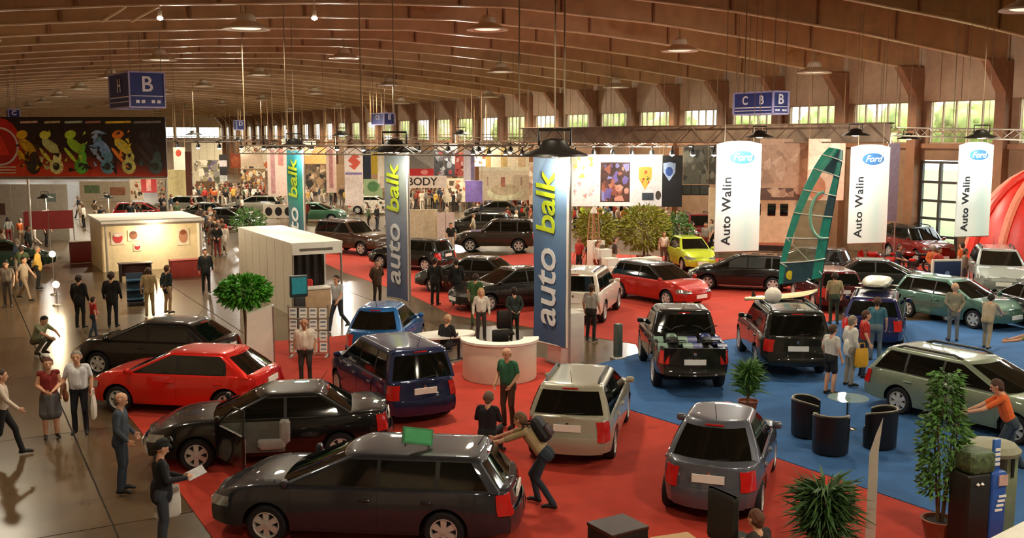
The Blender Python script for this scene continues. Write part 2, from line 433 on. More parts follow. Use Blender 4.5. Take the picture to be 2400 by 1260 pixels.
for j, u in enumerate((21, 38.5, 56, 74, 92, 110, 128, 150, 172, 4, -13)):
    for i, v in enumerate((1, 10, 20, 30, 38.5)):
        if i == 0 and 1 < j < 9: continue
        z = zbeam(v)-.75
        where = '%s, %s row of roof lamps from the camera' % (('over the left aisle', 'left of the ridge', 'under the ridge', 'right of the ridge', 'nearest the windows')[i], ('first', 'second', 'third', 'fourth', 'fifth', 'sixth', 'seventh', 'eighth', 'ninth', 'overhead', 'rear')[j])
        t = thing('ceiling_lamp', 'pale dish lamp '+where, 'lamp', (v, u, z), group='dish lamps under the roof')
        link('lamp_shade', lamp_shell, t); link('diffuser', lamp_disc, t); link('rod', lamp_rod, t)
        light('SPOT', 'lamp_light', (v, u, z-.05), (2200, 2800, 4200, 4600, 4600, 4600, 4600, 5000, 5000, 2700, 2200)[j]*(.55 if i == 0 else 1), WARM, radius=.4, angle=158, blend=.35)
# ================================================================== cars
M_tyre = mat('tyre_rubber', '#15151a', 0.8, var=.1); M_rim = mat('alloy_rim', '#c9c9c4', 0.35, metal=.35, var=.05)
M_dglass = mat('tinted_car_glass', '#0b100e', 0.05, var=.1, spec=.7); M_trim = mat('black_car_trim', '#14130f', 0.5)
M_lglass = mat('pale_car_glass', '#39443c', 0.06, var=.2, spec=.7)
M_tail = mat('red_tail_lamp', '#c4201c', 0.15, coat=.6); M_head = mat('head_lamp_lens', '#9a9e99', 0.1, metal=.5, coat=.6); M_amber = mat('amber_lamp', '#f0803a', 0.2, coat=.5)
M_plate = mat('white_plate', '#f2f1ea', 0.45, var=.02); M_under = mat('underbody', '#0c0b0a', 0.9)
M_chrome = mat('chrome', '#d5d2ca', 0.12, metal=1, var=0); M_fab = mat('grey_seat_cloth', '#8f8e88', 0.9)
def paint(c):
    k = max(lin(c)); m = mat('car_paint_'+c.lstrip('#'), c, 0.38, metal=.0 if k < .05 else .3, coat=1.0, var=.03, scale=20, spec=.2)
    m.node_tree.nodes['Principled BSDF'].inputs['Coat Roughness'].default_value = .03; return m

def wheel_meshes(R, wd):
    ty = MB().lathe([(R*.62, -wd/2+.01), (R*.9, -wd/2), (R*.985, -wd*.36), (R, -wd*.2), (R, wd*.2), (R*.985, wd*.36), (R*.9, wd/2), (R*.62, wd/2-.01), (R*.62, -wd/2+.01)], 22, M=Matrix.Rotation(math.pi/2, 4, 'Y')).mesh('tyre', 50)
    ty.materials.append(M_tyre)
    rm = MB(); RX = Matrix.Rotation(math.pi/2, 4, 'Y')
    rm.lathe([(R*.66, wd*.40), (R*.68, wd*.49), (R*.64, wd*.5), (R*.6, wd*.42), (R*.58, wd*.1)], 20, 0, RX)
    rm.lathe([(R*.6, wd*.12), (.001, wd*.12)], 20, 1, RX)
    for k in range(6):
        q = Matrix.Rotation(2*math.pi*k/6, 4, 'X')
        rm.add([(wd*.44, -.035, R*.1), (wd*.44, .035, R*.1), (wd*.42, .05, R*.62), (wd*.42, -.05, R*.62), (wd*.2, -.035, R*.1), (wd*.2, .035, R*.1), (wd*.2, .05, R*.62), (wd*.2, -.05, R*.62)],
               [(0, 1, 2, 3), (0, 3, 7, 4), (1, 5, 6, 2), (0, 4, 5, 1), (3, 2, 6, 7)], 0, q)
    rm.lathe([(R*.17, wd*.3), (R*.15, wd*.48), (.001, wd*.5)], 10, 0, RX)
    me = rm.mesh('rim', 40); me.materials.append(M_rim); me.materials.append(M_trim)
    return ty, me
WHEELS = {}
BASE = dict(L=4.2, W=1.74, Hh=1.46, belt=.93, hoodf=.70, cowl=.96, tailz=.95, sill=.24, wb=2.6, fo=.85, R=.31,
    yf0=1.25, yf1=.2, yr1=-1.75, yr0=-2.02, roofw=.70, bow=.16, rbow=.08, sides=((1.05, -.30), (-.36, -1.25), (-1.31, -1.8)), rails=False, spoiler=False, plate='rear', rearglass=(.12, .88), deckrear=None, cladd=False, rk=.17, lampw=.13, capb=.09)
TYPES = dict(
    hatch=dict(),
    small=dict(L=3.72, W=1.66, Hh=1.54, belt=.97, hoodf=.74, cowl=1.0, wb=2.43, fo=.70, yf0=.95, yf1=.15, yr1=-1.25, yr0=-1.72, roofw=.63, bow=.24, rbow=.24, rk=.26, capb=.15, lampw=.1, sides=((.80, -.25), (-.31, -1.12)), rearglass=(.05, .86)),
    wagon=dict(L=4.72, W=1.80, Hh=1.47, belt=.95, wb=2.75, fo=.95, yf0=1.38, yf1=.25, yr1=-1.9, yr0=-2.26, sides=((1.15, -.3), (-.36, -1.2), (-1.27, -2.0)), rails=True, rearglass=(.1, .85)),
    sedan=dict(L=4.5, W=1.76, Hh=1.43, wb=2.65, fo=.92, yf0=1.2, yf1=.2, yr1=-1.05, yr0=-1.72, tailz=1.0, sides=((1.0, -.28), (-.34, -1.3)), rearglass=(.1, .9)),
    suv=dict(L=4.5, W=1.84, Hh=1.76, belt=1.12, hoodf=.92, cowl=1.14, tailz=1.12, sill=.36, wb=2.66, fo=.85, R=.37, yf0=.95, yf1=.3, yr1=-2.0, yr0=-2.16, roofw=.76, rails=True, sides=((.85, -.25), (-.31, -1.15), (-1.22, -1.98)), rearglass=(.08, .86)),
    van=dict(L=4.25, W=1.76, Hh=1.66, belt=1.0, hoodf=.80, cowl=1.06, tailz=1.0, wb=2.7, fo=.80, yf0=1.35, yf1=.35, yr1=-1.85, yr0=-2.02, roofw=.73, sides=((1.15, -.15), (-.21, -1.1), (-1.17, -1.85)), rearglass=(.06, .84)),
    pickup=dict(L=5.0, W=1.80, Hh=1.82, belt=1.18, hoodf=1.03, cowl=1.2, tailz=1.18, sill=.5, wb=3.0, fo=.85, R=.41, yf0=1.3, yf1=.6, yr1=-.65, yr0=-.80, roofw=.74, sides=((1.05, .2), (.14, -.68)), rearglass=(.15, .85), deckrear=-.85),
    mini=dict(L=3.5, W=1.62, Hh=1.5, belt=.95, hoodf=.74, cowl=1.0, wb=2.3, fo=.65, yf0=.95, yf1=.2, yr1=-1.2, yr0=-1.6, roofw=.66, sides=((.8, -.2), (-.26, -1.1))),
)
class CarShape:
    def __init__(s, kind, **kw):
        p = dict(BASE); p.update(TYPES[kind]); p.update(kw); s.__dict__.update(p)
        s.hl = s.L/2; s.ya = (s.hl-s.fo, s.hl-s.fo-s.wb); s.Ra = s.R+.065
        z = s.belt
        s.zsp = [(-s.hl, s.tailz-.04), (-s.hl+.12, s.tailz), (s.yr0, max(z, s.tailz)), (s.yr0+.4, z+.01), (0, z), (s.yf0-.1, s.cowl-.03), (s.yf0+.2, s.cowl-.04), (lerp(s.yf0, s.hl, .6), lerp(s.cowl, s.hoodf, .45)), (s.hl-.2, s.hoodf+.04), (s.hl, s.hoodf-.07)]
        if s.deckrear is not None: s.zsp = [(-s.hl, s.tailz)]+[q for q in s.zsp if q[0] > s.deckrear-.3]
    def zs(s, y): return sum(interp(y+d, s.zsp) for d in (-.16, -.08, 0, .08, .16))/5
    def wy(s, y):
        e = .8; a = max(0, abs(y)-(s.hl-e))/e; k = .27 if y > 0 else s.rk
        return s.W/2*(1-k*a**2.6)
    def ins(s, z):        # how far the ends slope back above the bumper
        return interp(z, [(.15, .10), (.3, .02), (.55, 0), (.62, .05), (s.zs(0)+.1, .12)])
    def xm(s, y, z):
        f = (z-s.sill)/(s.zs(y)-s.sill)
        return s.wy(y)*interp(f, [(-.2, .93), (0, .955), (.15, .985), (.45, 1.0), (.7, .99), (.9, .955), (1, .92)])
    def yy(s, y, z): return y-math.copysign(s.ins(z)*(abs(y)/s.hl)**8, y)
    def pt(s, side, y, z, off=0.0): return Vector((side*(s.xm(y, z)+off), s.yy(y, z)+math.copysign(off*(abs(y)/s.hl)**8, y), z))
    def side_patch(s, side, y0, y1, z0, z1, off=.008, ny=6, nz=4, zt=None):
        rows = []
        for j in range(nz+1):
            row = []
            for i in range(ny+1):
                y = lerp(y0, y1, i/ny); a = z0(y) if callable(z0) else z0; b = z1(y) if callable(z1) else z1
                row.append(s.pt(side, y, lerp(a, b, j/nz), off))
            rows.append(row)
        return MB().patch(rows, (-side, 0, 0), .02, flip=(side < 0) == (y1 > y0))
    def body(s):
        ys = set()
        k = 0; n = int(s.L/.14)
        for i in range(n+1): ys.add(round(-s.hl+s.L*i/n, 4))
        for d in (.03, .07, .12): ys.add(s.hl-d); ys.add(-s.hl+d)
        for ya in s.ya:
            ys = {y for y in ys if abs(y-ya) > s.Ra+.02}
            for i in range(13): ys.add(round(ya+s.Ra*math.cos(math.pi*i/12), 4))
            ys.add(ya+s.Ra+.015); ys.add(ya-s.Ra-.015)
        rows = []
        bed = s.deckrear
        for y in sorted(ys):
            zb = s.sill+.06*(abs(y)/s.hl)**6
            for ya in s.ya:
                if abs(y-ya) < s.Ra: zb = max(zb, s.R+math.sqrt(max(0, s.Ra**2-(y-ya)**2)))
            zt = s.zs(y); h = []
            for f in (0, .12, .3, .55, .8, .93, 1): z = lerp(zb, zt, f); h.append(s.pt(1, y, z))
            w = h[-1].x; crown = .05
            if bed is not None and y < bed:
                h += [Vector((w*.93, h[-1].y, zt)), Vector((w*.92, h[-1].y, zt-.48)), Vector((w*.5, h[-1].y, zt-.48)), Vector((0, h[-1].y, zt-.48))]
            else: h += [Vector((w*.93, h[-1].y, zt+.022)), Vector((w*.7, h[-1].y, zt+.035)), Vector((w*.35, h[-1].y, zt+crown)), Vector((0, h[-1].y, zt+crown+.004))]
            rows.append([Vector((-p.x, p.y, p.z)) for p in h]+h[:-1][::-1])
        mb = MB().grid(rows, flip=True)
        for r, fl, sg in ((rows[0], False, -1), (rows[-1], True, 1)):
            m = len(r)//2 if not (bed is not None and sg < 0) else 6; cap = []
            for i in range(m+1):
                a, b = r[i], r[-1-i]
                cap.append([Vector((lerp(a.x, b.x, t), a.y+sg*s.capb*(1-(2*t-1)**2), a.z)) for t in (0, .12, .3, .5, .7, .88, 1)])
            mb.grid(cap, flip=not fl)
        if bed is not None: mb.box((0, -s.hl+.09, s.tailz-.25), (s.W*.82, .08, .5))
        return mb
    # greenhouse
    def lev(s, t): return s.belt-.02+t*(s.Hh-.035-s.belt+.02)
    def yf(s, t): return lerp(s.yf0, s.yf1, t)
    def yr(s, t): return lerp(s.yr0, s.yr1, t)
    def w(s, t): return lerp(.915, s.roofw, t**1.25)*s.W/2
    def P_front(s, u, t, off=0): return Vector((u*s.w(t)*.97, s.yf(t)-s.bow*abs(u)**2.4+off*.8, s.lev(t)+off*.6))
    def P_rear(s, u, t, off=0): return Vector((u*s.w(t)*.97, s.yr(t)+s.rbow*abs(u)**2.4-off*.9, s.lev(t)+off*.4))
    def P_side(s, sd, y, t, off=0): return Vector((sd*(s.w(t)+off), y, s.lev(t)+off*.3))
    def ring(s, t, k=1.0, dz=0.0):
        pts = []; n = 8
        us = [-1, -.85, -.55, -.2, .2, .55, .85, 1]
        for u in us: pts.append(s.P_front(u, t))
        f, r = s.yf(t)-s.bow-.1, s.yr(t)+s.rbow+.1
        for i in range(n+1): pts.append(s.P_side(1, lerp(f, r, i/n), t))
        for u in us[::-1]: pts.append(s.P_rear(u, t))
        for i in range(n+1): pts.append(s.P_side(-1, lerp(r, f, i/n), t))
        cy = (s.yf(t)+s.yr(t))/2
        return [Vector((p.x*k, cy+(p.y-cy)*(1-(1-k)*.6), p.z+dz)) for p in pts]
    def cabin(s):
        rows = [s.ring(t) for t in (0, .3, .6, .85, .95)]+[s.ring(1, .965, .008), s.ring(1, .90, .022), s.ring(1, .6, .033), s.ring(1, .25, .037), s.ring(1, 0, .0375)]
        return MB().grid(rows, closed=True)
    def pane_front(s, off=.012): return MB().patch([[s.P_front(u/8*.9, t, off) for u in range(-8, 9, 2)] for t in (.1, .35, .62, .92)], (0, -1, -.3), .02, flip=True)
    def pane_rear(s, off=.012):
        a, b = s.rearglass
        return MB().patch([[s.P_rear(u/8*.88, lerp(a, b, t), off) for u in range(-8, 9, 2)] for t in (0, .33, .66, 1)], (0, 1, -.2), .02)
    def pane_side(s, sd, y0, y1, off=.012, t0=.1, t1=.88):
        rows = []
        for t in (t0, lerp(t0, t1, .35), lerp(t0, t1, .7), t1):
            f = min(y0, s.yf(t)-s.bow-.12); r = max(y1, s.yr(t)+s.rbow+.13)
            if f < r+.03: f = r+.03
            rows.append([s.P_side(sd, lerp(r, f, i/4), t, off) for i in range(5)])
        return MB().patch(rows, (-sd, 0, 0), .02, flip=(sd < 0))
def make_car(kind, col, detail=2, skip=(), **kw):
    """returns a list of (name, mesh, children, location, rotation, slots) that place_car links for one car"""
    s = CarShape(kind, **kw); pm = paint(col) if isinstance(col, str) else col; out = []
    def A(name, mb, m, kids=(), loc=None, rot=None, smooth=40):
        me = mb
        if isinstance(mb, MB):
            me = mb.mesh(name, smooth)
            for q in (m if isinstance(m, (list, tuple)) else [m]): me.materials.append(q)
        out.append((name, me, kids, loc, rot))
    A('body', s.body(), pm, smooth=48)
    A('cabin', s.cabin(), kw.get('roof') or pm, smooth=50)
    A('underbody', MB().box((0, 0, s.sill+.16), (s.W*.70, s.L*.9, .36)).box((0, s.ya[0], s.R+.12), (s.W*.72, s.Ra*2.1, .5)).box((0, s.ya[1], s.R+.12), (s.W*.72, s.Ra*2.1, .5)), M_under)
    gl = M_dglass
    A('windshield', s.pane_front(), kw.get('wsglass') or gl); A('rear_window', s.pane_rear(), gl)
    ends = s.sides
    for sd in (-1, 1):
        A('window_surround', s.pane_side(sd, ends[0][0]+.05, ends[-1][1]-.05, .006, .06, .92), M_trim)
        for a, b in ends: A('side_window', s.pane_side(sd, a, b), gl)
    key = (s.R,)
    if key not in WHEELS: WHEELS[key] = wheel_meshes(s.R, .215)
    ty, rm = WHEELS[key]
    for ya in s.ya:
        for sd in (-1, 1):
            A('wheel', ty, None, (('rim', rm),), (sd*(s.W/2-.125), ya, s.R), (0, 0, 0 if sd > 0 else math.pi))
    # lamps
    zt = s.tailz
    th = kw.get('tailh', .3)
    for sd in (-1, 1):
        A('tail_lamp', s.side_patch(sd, -s.hl, -s.hl+.2, lambda y: zt-.08-th, lambda y: zt-.07, .012, 4, 3), M_tail)
        rows = [[Vector((sd*lerp(s.xm(-s.hl, z)+.006, s.xm(-s.hl, z)-s.lampw, i/3), s.yy(-s.hl, z)-.014-s.capb*(1-(1-s.lampw/s.xm(-s.hl, z)*i/3)**2), z)) for i in range(4)] for z in (zt-.08-th, zt-.07-th/2, zt-.07)]
        A('tail_lamp_lens', MB().patch(rows, (0, 1, 0), .02, flip=sd > 0), M_tail)
        hz = s.hoodf
        A('headlamp', s.side_patch(sd, s.hl, s.hl-.34, lambda y: hz-.14+.05*(s.hl-y), lambda y: hz-.015+.1*(s.hl-y), .012, 5, 3), M_head)
        rows = [[Vector((sd*lerp(s.xm(s.hl, z)+.006, s.xm(s.hl, z)-.22, i/3), s.yy(s.hl, z)+.014+s.capb*(1-(1-.22/s.xm(s.hl, z)*i/3)**2), z)) for i in range(4)] for z in (hz-.13, hz-.09, hz-.045)]
        A('headlamp_lens', MB().patch(rows, (0, -1, 0), .02, flip=sd < 0), M_head)
    def endstrip(sg, z0, z1, wf, off, nz=3):
        rows = []
        for j in range(nz+1):
            z = lerp(z0, z1, j/nz); y = sg*s.hl; hw = s.xm(y, z)*wf
            rows.append([Vector((lerp(-hw, hw, i/6), s.yy(y, z)+sg*(off-.05+s.capb*wf+(.0 if off > .04 else .03)+s.capb*0-s.capb*wf*wf*(2*i/6-1)**2+(.05 if off > .04 else .03)*(1-abs(2*i/6-1)**6)), z)) for i in range(7)])
        return MB().patch(rows, (0, -sg, 0), .03, flip=sg > 0)
    A('rear_bumper', endstrip(-1, s.sill+.03, .60, .98, .05), M_trim if s.cladd else pm)
    A('front_bumper', endstrip(1, s.sill+.03, .56, .96, .05), pm)
    A('grille', endstrip(1, hz-.15, hz-.05, .42, .03), M_trim)
    pz = kw.get('platez', lerp(.60, zt, .45))
    A('number_plate', MB().box((0, -s.hl-s.capb-.01+s.ins(pz), pz), (.52, .03, .13)), M_plate, smooth=0)
    A('number_plate', MB().box((0, s.hl+s.capb+.055, .45), (.52, .03, .13)), M_plate, smooth=0)
    hd = MB().bbox((0, 0, 0), (.035, .2, .04), .01).mesh('handle', 40); hd.materials.append(pm)
    if detail >= 1:
        for sd in (-1, 1):
            f = s.yf(.12)-s.bow+.12
            A('side_mirror', MB().bbox((0, 0, 0), (.17, .1, .12), .03).box((-.1*sd, 0, -.04), (.1, .05, .03)), pm if not kw.get('blackmirror') else M_trim, (), (sd*(s.W/2+.035), f-.12, s.belt+.07))
            dr = [(a, b) for a, b in ends if b > s.ya[1]-.1 or a > 0][:2]
            for i, (a, b) in enumerate(dr):
                if (sd, i) in skip: continue
                a2 = min(a+.12, s.ya[0]-s.Ra-.04) if i == 0 else a+.02
                b2 = b-.02
                lo = lambda y: max(s.sill+.06, s.R+math.sqrt(max(0, (s.Ra+.04)**2-(y-s.ya[1])**2)) if abs(y-s.ya[1]) < s.Ra+.04 else 0)
                me = s.side_patch(sd, b2, a2, lo, lambda y: s.zs(y)-.035, .007, 9, 5)
                hy = lerp(b2, a2, .14); hp = s.pt(sd, hy, s.belt-.16, .02)
                hm = MB().bbox(hp, (.04, .2, .035), .01).mesh('handle', 40); hm.materials.append(pm)
                A('door', me, pm, (('handle', hm),))
        if s.rails:
            for sd in (-1, 1):
                ry = [lerp(s.yf1-.25, s.yr1+.25, i/8) for i in range(9)]
                A('roof_rail', MB().tube([(sd*s.w(1)*.86, y, s.Hh+(.045 if 0 < i < 8 else -.02)) for i, y in enumerate(ry)], .028, 6), M_trim)
        A('wiper', MB().tube([(-.05, s.P_rear(0, s.rearglass[0]+.02, .03).y, s.lev(s.rearglass[0]+.02)), (.3, s.P_rear(.3, s.rearglass[0]+.08, .03).y, s.lev(s.rearglass[0]+.08))], .009, 5), M_trim)
        A('antenna', MB().tube([(0, s.yr1+.15, s.Hh), (0, s.yr1-.05, s.Hh+.28)], [.008, .003], 5), M_trim)
        A('rear_badge', MB().lathe([(.045, 0), (.04, .012), (.001, .014)], 12, M=T(0, -s.hl-s.capb+s.ins(zt-.12), zt-.13) @ Matrix.Rotation(math.pi/2, 4, 'X')), M_chrome)
        bl = MB()
        A('brake_light', MB().box((0, s.P_rear(0, .94).y-.012, s.lev(.94)), (.3, .03, .025)), M_tail)
    return out
CARMESH = {}
def place_car(kind, col, px, py, h, label, group=None, name='car', loc=None, scale=None, detail=2, skip=(), cat='car', ekey='', **kw):
    key = (kind, str(col), detail, str(skip), ekey)
    if key not in CARMESH: CARMESH[key] = make_car(kind, col, detail, skip, **kw)
    p = G(px, py) if loc is None else Vector(loc)
    root = thing(name, label, cat, (p.x, p.y, p.z+.012), H(h), group, scale)
    for nm, me, kids, lo, ro in CARMESH[key]:
        o = link(nm, me, root, lo, ro)
        for kn, km in kids: link(kn, km, o)
    root['shape'] = kind
    return root
C1 = place_car('wagon', '#26282f', 868, 1236, -84, 'dark grey estate car side on in the foreground with hubcap wheels', ekey='fg', rails=False, Hh=1.42, belt=.93)
C2 = place_car('sedan', '#080807', 640, 1066, -99, 'black saloon with its front door standing open beside the red hatchback', ekey='open', skip=((-1, 0),), Hh=1.38)
place_car('hatch', '#d31f14', 440, 952, -80, 'bright red hatchback between the two black cars at the left', ekey='red', Hh=1.41, yr1=-1.35, yr0=-1.98, rbow=.12, sides=((1.05, -.15), (-.22, -1.3)))
place_car('hatch', '#070707', 372, 868, -80, 'black hatchback at the left behind the bright red one', ekey='bk', Hh=1.42, yr1=-1.3, yr0=-1.98, rbow=.12, sides=((1.05, -.15), (-.22, -1.25)))
place_car('small', '#1b5f9c', 908, 828, 7, 'small bright blue hatchback seen from behind below the middle lettered banner')
place_car('van', '#1a2346', 914, 946, -28, 'dark blue people carrier with white rear plate beside the reception counter', ekey='v')
place_car('wagon', '#a9a593', 1366, 1020, 12, 'silver estate car with black roof rails seen from behind', ekey='opel', L=4.3, W=1.71, Hh=1.5, wb=2.6, yr0=-2.05, yr1=-1.75, yf0=1.2, sides=((1.0, -.3), (-.36, -1.1), (-1.17, -1.8)), tailh=.36)
place_car('small', '#5a5d68', 1694, 1140, 19, 'small rounded grey hatchback seen from behind at the edge of the blue carpet', ekey='micra')
C9 = place_car('pickup', '#131310', 1592, 876, 1, 'black pickup truck carrying quad bikes in its open bed', ekey='pk', platez=.86)
C10 = place_car('suv', '#12140f', 1826, 848, 3, 'black off-road car with surfboard on the roof beside the pickup', ekey='sb')
C11 = place_car('wagon', '#1c2150', 2050, 786, 22, 'dark blue estate car with a grey roof box', ekey='bx')
place_car('hatch', '#4b6e62', 2240, 752, 150, 'grey green car with its windscreen to the camera behind the visitors at the right')
place_car('wagon', '#7d8a76', 2284, 990, 147, 'silver green estate car at the right with a man in orange leaning on it', ekey='mondeo')
place_car('hatch', '#141414', 1735, 676, -72, 'black hatchback on the raised red stand beside the green sail', ekey='st')
place_car('hatch', '#b3261c', 1545, 705, 145, 'red car with a black roof in front of the raised black hatchback', ekey='rb', roof=paint('#16120f'), wsglass=M_dglass)
place_car('sedan', '#171410', 1105, 682, -70, 'large black saloon on the middle red carpet right of the middle lettered banner', ekey='bs')
place_car('sedan', '#121212', 1195, 716, -120, 'black saloon half hidden behind the widest lettered banner', ekey='bh')
place_car('suv', '#e8e2d2', 1375, 738, 16, 'white off-road car right of the widest lettered banner', ekey='wh')
# ================================================================== people
def capsule(mb, a, b, ra, rb, n=10):
    a, b = Vector(a), Vector(b); d = b-a
    if d.length < 1e-6: d = Vector((0, 0, 1e-4)); b = a+d
    t = d.normalized(); u = t.cross(Vector((0, 0, 1)))
    if u.length < .05: u = t.cross(Vector((1, 0, 0)))
    u.normalize(); w = t.cross(u); rows = []
    for c, r, s in ((a, ra, -1), (b, rb, 1)):
        for q in ((90, 60, 30, 0) if s < 0 else (0, 30, 60, 90)):
            q = math.radians(q); rr = max(r*math.cos(q), r*.02); cc = c+t*(s*r*math.sin(q))
            rows.append([cc+(u*math.cos(2*math.pi*k/n)+w*math.sin(2*math.pi*k/n))*rr for k in range(n)])
    mb.grid(rows, closed=True); m = len(rows)
    base = len(mb.v)-m*n
    mb.f.append(tuple(base+k for k in range(n-1, -1, -1))); mb.f.append(tuple(base+(m-1)*n+k for k in range(n))); mb.m += [0, 0]
SKIN, TOP, LEGS, SHOE, HAIR, DARK, ARM = range(7)
def figure(name, lean=0.0, turn=0.0, arms=None, legs=None, hipz=.93, sleeve='short', bottom='trousers', hair='short', build=1.0, fine=True, headturn=0.0, nod=0.0, hips=(0, 0), jacket=False):
    """one continuous body: joints -> tapered limbs -> a single remeshed surface; materials follow the nearest limb"""
    pr = []
    def cap(a, b, ra, rb, m): pr.append((Vector(a), Vector(b), ra, rb, m))
    hx, hy = hips
    pel = Vector((hx, hy, hipz)); R = Matrix.Rotation(-lean, 3, 'X') @ Matrix.Rotation(turn, 3, 'Z')
    def tp(x, y, z): return pel+R @ Vector((x, y, z))
    bw = build
    # torso
    for sd in (-1, 1):
        cap(tp(sd*.095*bw, 0, .40), tp(sd*.075*bw, 0, .06), .112*bw, .105*bw, TOP)
        cap(tp(sd*.10, 0, .48), tp(sd*.165, -.01, .475), .062, .066, TOP)
        cap(tp(sd*.075, -.015, .02), tp(sd*.07, -.03, -.05), .115*bw, .115*bw, LEGS)
    cap(tp(0, .02, .36), tp(0, .025*bw, .12), .11*bw, .118*bw, TOP)
    if jacket: cap(tp(0, .0, .1), tp(0, 0, -.06), .165*bw, .17*bw, TOP)
    cap(tp(0, -.005, .49), tp(0, .015, .58), .06, .056, SKIN)
    # head
    hc = tp(0, .03, .672); HR = R @ Matrix.Rotation(headturn, 3, 'Z') @ Matrix.Rotation(-nod, 3, 'X')
    def hp(x, y, z): return hc+HR @ Vector((x, y, z))
    cap(hp(0, 0, .03), hp(0, -.012, .025), .098, .10, SKIN)
    cap(hp(0, .03, -.055), hp(0, .022, -.02), .064, .08, SKIN)
    cap(hp(0, .092, .012), hp(0, .112, -.018), .011, .016, SKIN)
    for sd in (-1, 1):
        cap(hp(sd*.1, -.005, .02), hp(sd*.096, -.005, -.02), .02, .014, SKIN)
        cap(hp(sd*.036, .088, .022), hp(sd*.038, .088, .022), .0118, .0118, DARK)
    cap(hp(-.02, .09, -.052), hp(.02, .09, -.052), .011, .011, DARK if not fine else SKIN)
    if hair in ('short', 'long', 'bun'):
        cap(hp(0, -.012, .058), hp(0, -.035, .03), .097, .103, HAIR); cap(hp(0, -.05, -.01), hp(0, -.055, -.04), .085, .07, HAIR)
        for sd in (-1, 1): cap(hp(sd*.052, .012, .068), hp(sd*.062, -.04, .0), .05, .052, HAIR)
    if hair == 'bald': cap(hp(0, -.045, -.005), hp(0, -.05, -.03), .085, .075, HAIR)
    if hair == 'long':
        for sd in (-1, 1): cap(hp(sd*.06, -.04, .02), hp(sd*.065, -.05, -.16), .06, .05, HAIR)
    if hair == 'cap': cap(hp(0, -.01, .065), hp(0, -.025, .04), .10, .104, HAIR); cap(hp(-.04, .10, .06), hp(.04, .10, .06), .03, .03, HAIR)
    # arms
    A = arms or (((-.25, -.03, 1.16), (-.26, .07, .92)), ((.25, -.03, 1.16), (.26, .07, .92)))
    for sd, (el, wr) in zip((-1, 1), A):
        sh = tp(sd*.185*min(bw, 1.08), -.005, .465); el, wr = Vector(el), Vector(wr)
        mid = sh.lerp(el, .72)
        if sleeve == 'none': cap(sh, el, .05, .043, SKIN)
        else:
            cap(sh, mid, .060, .054, TOP); cap(mid, el, .047 if sleeve == 'short' else .053, .043 if sleeve == 'short' else .05, SKIN if sleeve == 'short' else TOP)
        cap(el, wr, .042 if sleeve != 'long' else .05, .029 if sleeve != 'long' else .038, SKIN if sleeve != 'long' else TOP)
        d = (wr-el).normalized(); ref = Vector((0, 1, 0)) if abs(d.y) < .7 else Vector((0, 0, 1))
        l = (ref-d*ref.dot(d)).normalized(); nrm = d.cross(l)
        if nrm.x*sd > 0: nrm = -nrm
        if not fine: cap(wr+d*.02, wr+d*.13, .035, .03, SKIN); continue
        for k, (o, ln) in enumerate(((.030, .072), (.010, .082), (-.010, .076), (-.029, .058))):
            kn = wr+d*.085+l*o
            cap(wr+d*.012+l*o*.55, kn, .017, .014, SKIN)
            m1 = kn+d*ln*.5+nrm*.014; cap(kn, m1, .0105, .0098, SKIN); cap(m1, m1+d*ln*.42+nrm*.026, .0098, .0085, SKIN)
        tb = wr+d*.03+l*.026; t1 = tb+d*.035+l*.034+nrm*.008; cap(tb, t1, .014, .0115, SKIN); cap(t1, t1+d*.034+l*.006+nrm*.012, .0112, .0095, SKIN)
    # legs
    Lg = legs or (((-.105, .02, .50), (-.11, -.03, .09)), ((.105, .02, .50), (.11, -.03, .09)))
    for sd, leg in zip((-1, 1), Lg):
        kn, an = Vector(leg[0]), Vector(leg[1]); hip = tp(sd*.085, -.01, -.02)
        toe = Vector(leg[2]) if len(leg) > 2 else an+Vector((sd*.03, .175, -.052))
        lm = SKIN if bottom in ('skirt', 'shorts') else LEGS
        if bottom == 'shorts': cap(hip, hip.lerp(kn, .75), .095, .085, LEGS); cap(hip.lerp(kn, .7), kn, .062, .055, SKIN)
        else: cap(hip, kn, .094*min(bw, 1.1), .064, lm)
        cap(kn, kn.lerp(an, .35)+Vector((0, -.012, 0)), .058, .058, lm); cap(kn.lerp(an, .35)+Vector((0, -.012, 0)), an, .058, .045 if bottom != 'trousers' else .054, lm)
        cap(an+Vector((0, -.03, -.045)), an.lerp(toe, .6), .042, .04, SHOE); cap(an.lerp(toe, .6), toe, .04, .032, SHOE)
        if bottom == 'skirt': cap(hip, hip.lerp(kn, .9), .115, .125, LEGS)
    if bottom == 'skirt':
        k0 = (Vector(Lg[0][0])+Vector(Lg[1][0]))/2; cap(pel, pel.lerp(k0, .9), .13, .14, LEGS)
    mb = MB()
    for a, b, ra, rb, m in pr: capsule(mb, a, b, ra, rb)
    me = mb.mesh('person_source', 0); o = bpy.data.objects.new('person_source', me); COL.objects.link(o)
    rm = o.modifiers.new('r', 'REMESH'); rm.mode = 'VOXEL'; rm.voxel_size = .0098 if fine else .026
    sm = o.modifiers.new('s', 'SMOOTH'); sm.factor = .45; sm.iterations = 2 if fine else 1
    dg = bpy.context.evaluated_depsgraph_get(); out = bpy.data.meshes.new_from_object(o.evaluated_get(dg)); bpy.data.objects.remove(o); bpy.data.meshes.remove(me)
    n = len(out.polygons); c = np.empty(n*3); out.polygons.foreach_get('center', c); c = c.reshape(-1, 3)
    best = np.full(n, 1e9); mi = np.zeros(n, int)
    for a, b, ra, rb, m in pr:
        a, b = np.array(a), np.array(b); ab = b-a; t = np.clip(((c-a)@ab)/max(ab@ab, 1e-9), 0, 1)
        d = np.linalg.norm(c-a-t[:, None]*ab, axis=1)-(ra+(rb-ra)*t)
        if m == DARK: d -= .002
        if m == SHOE: d -= .004
        k = d < best; best[k] = d[k]; mi[k] = m
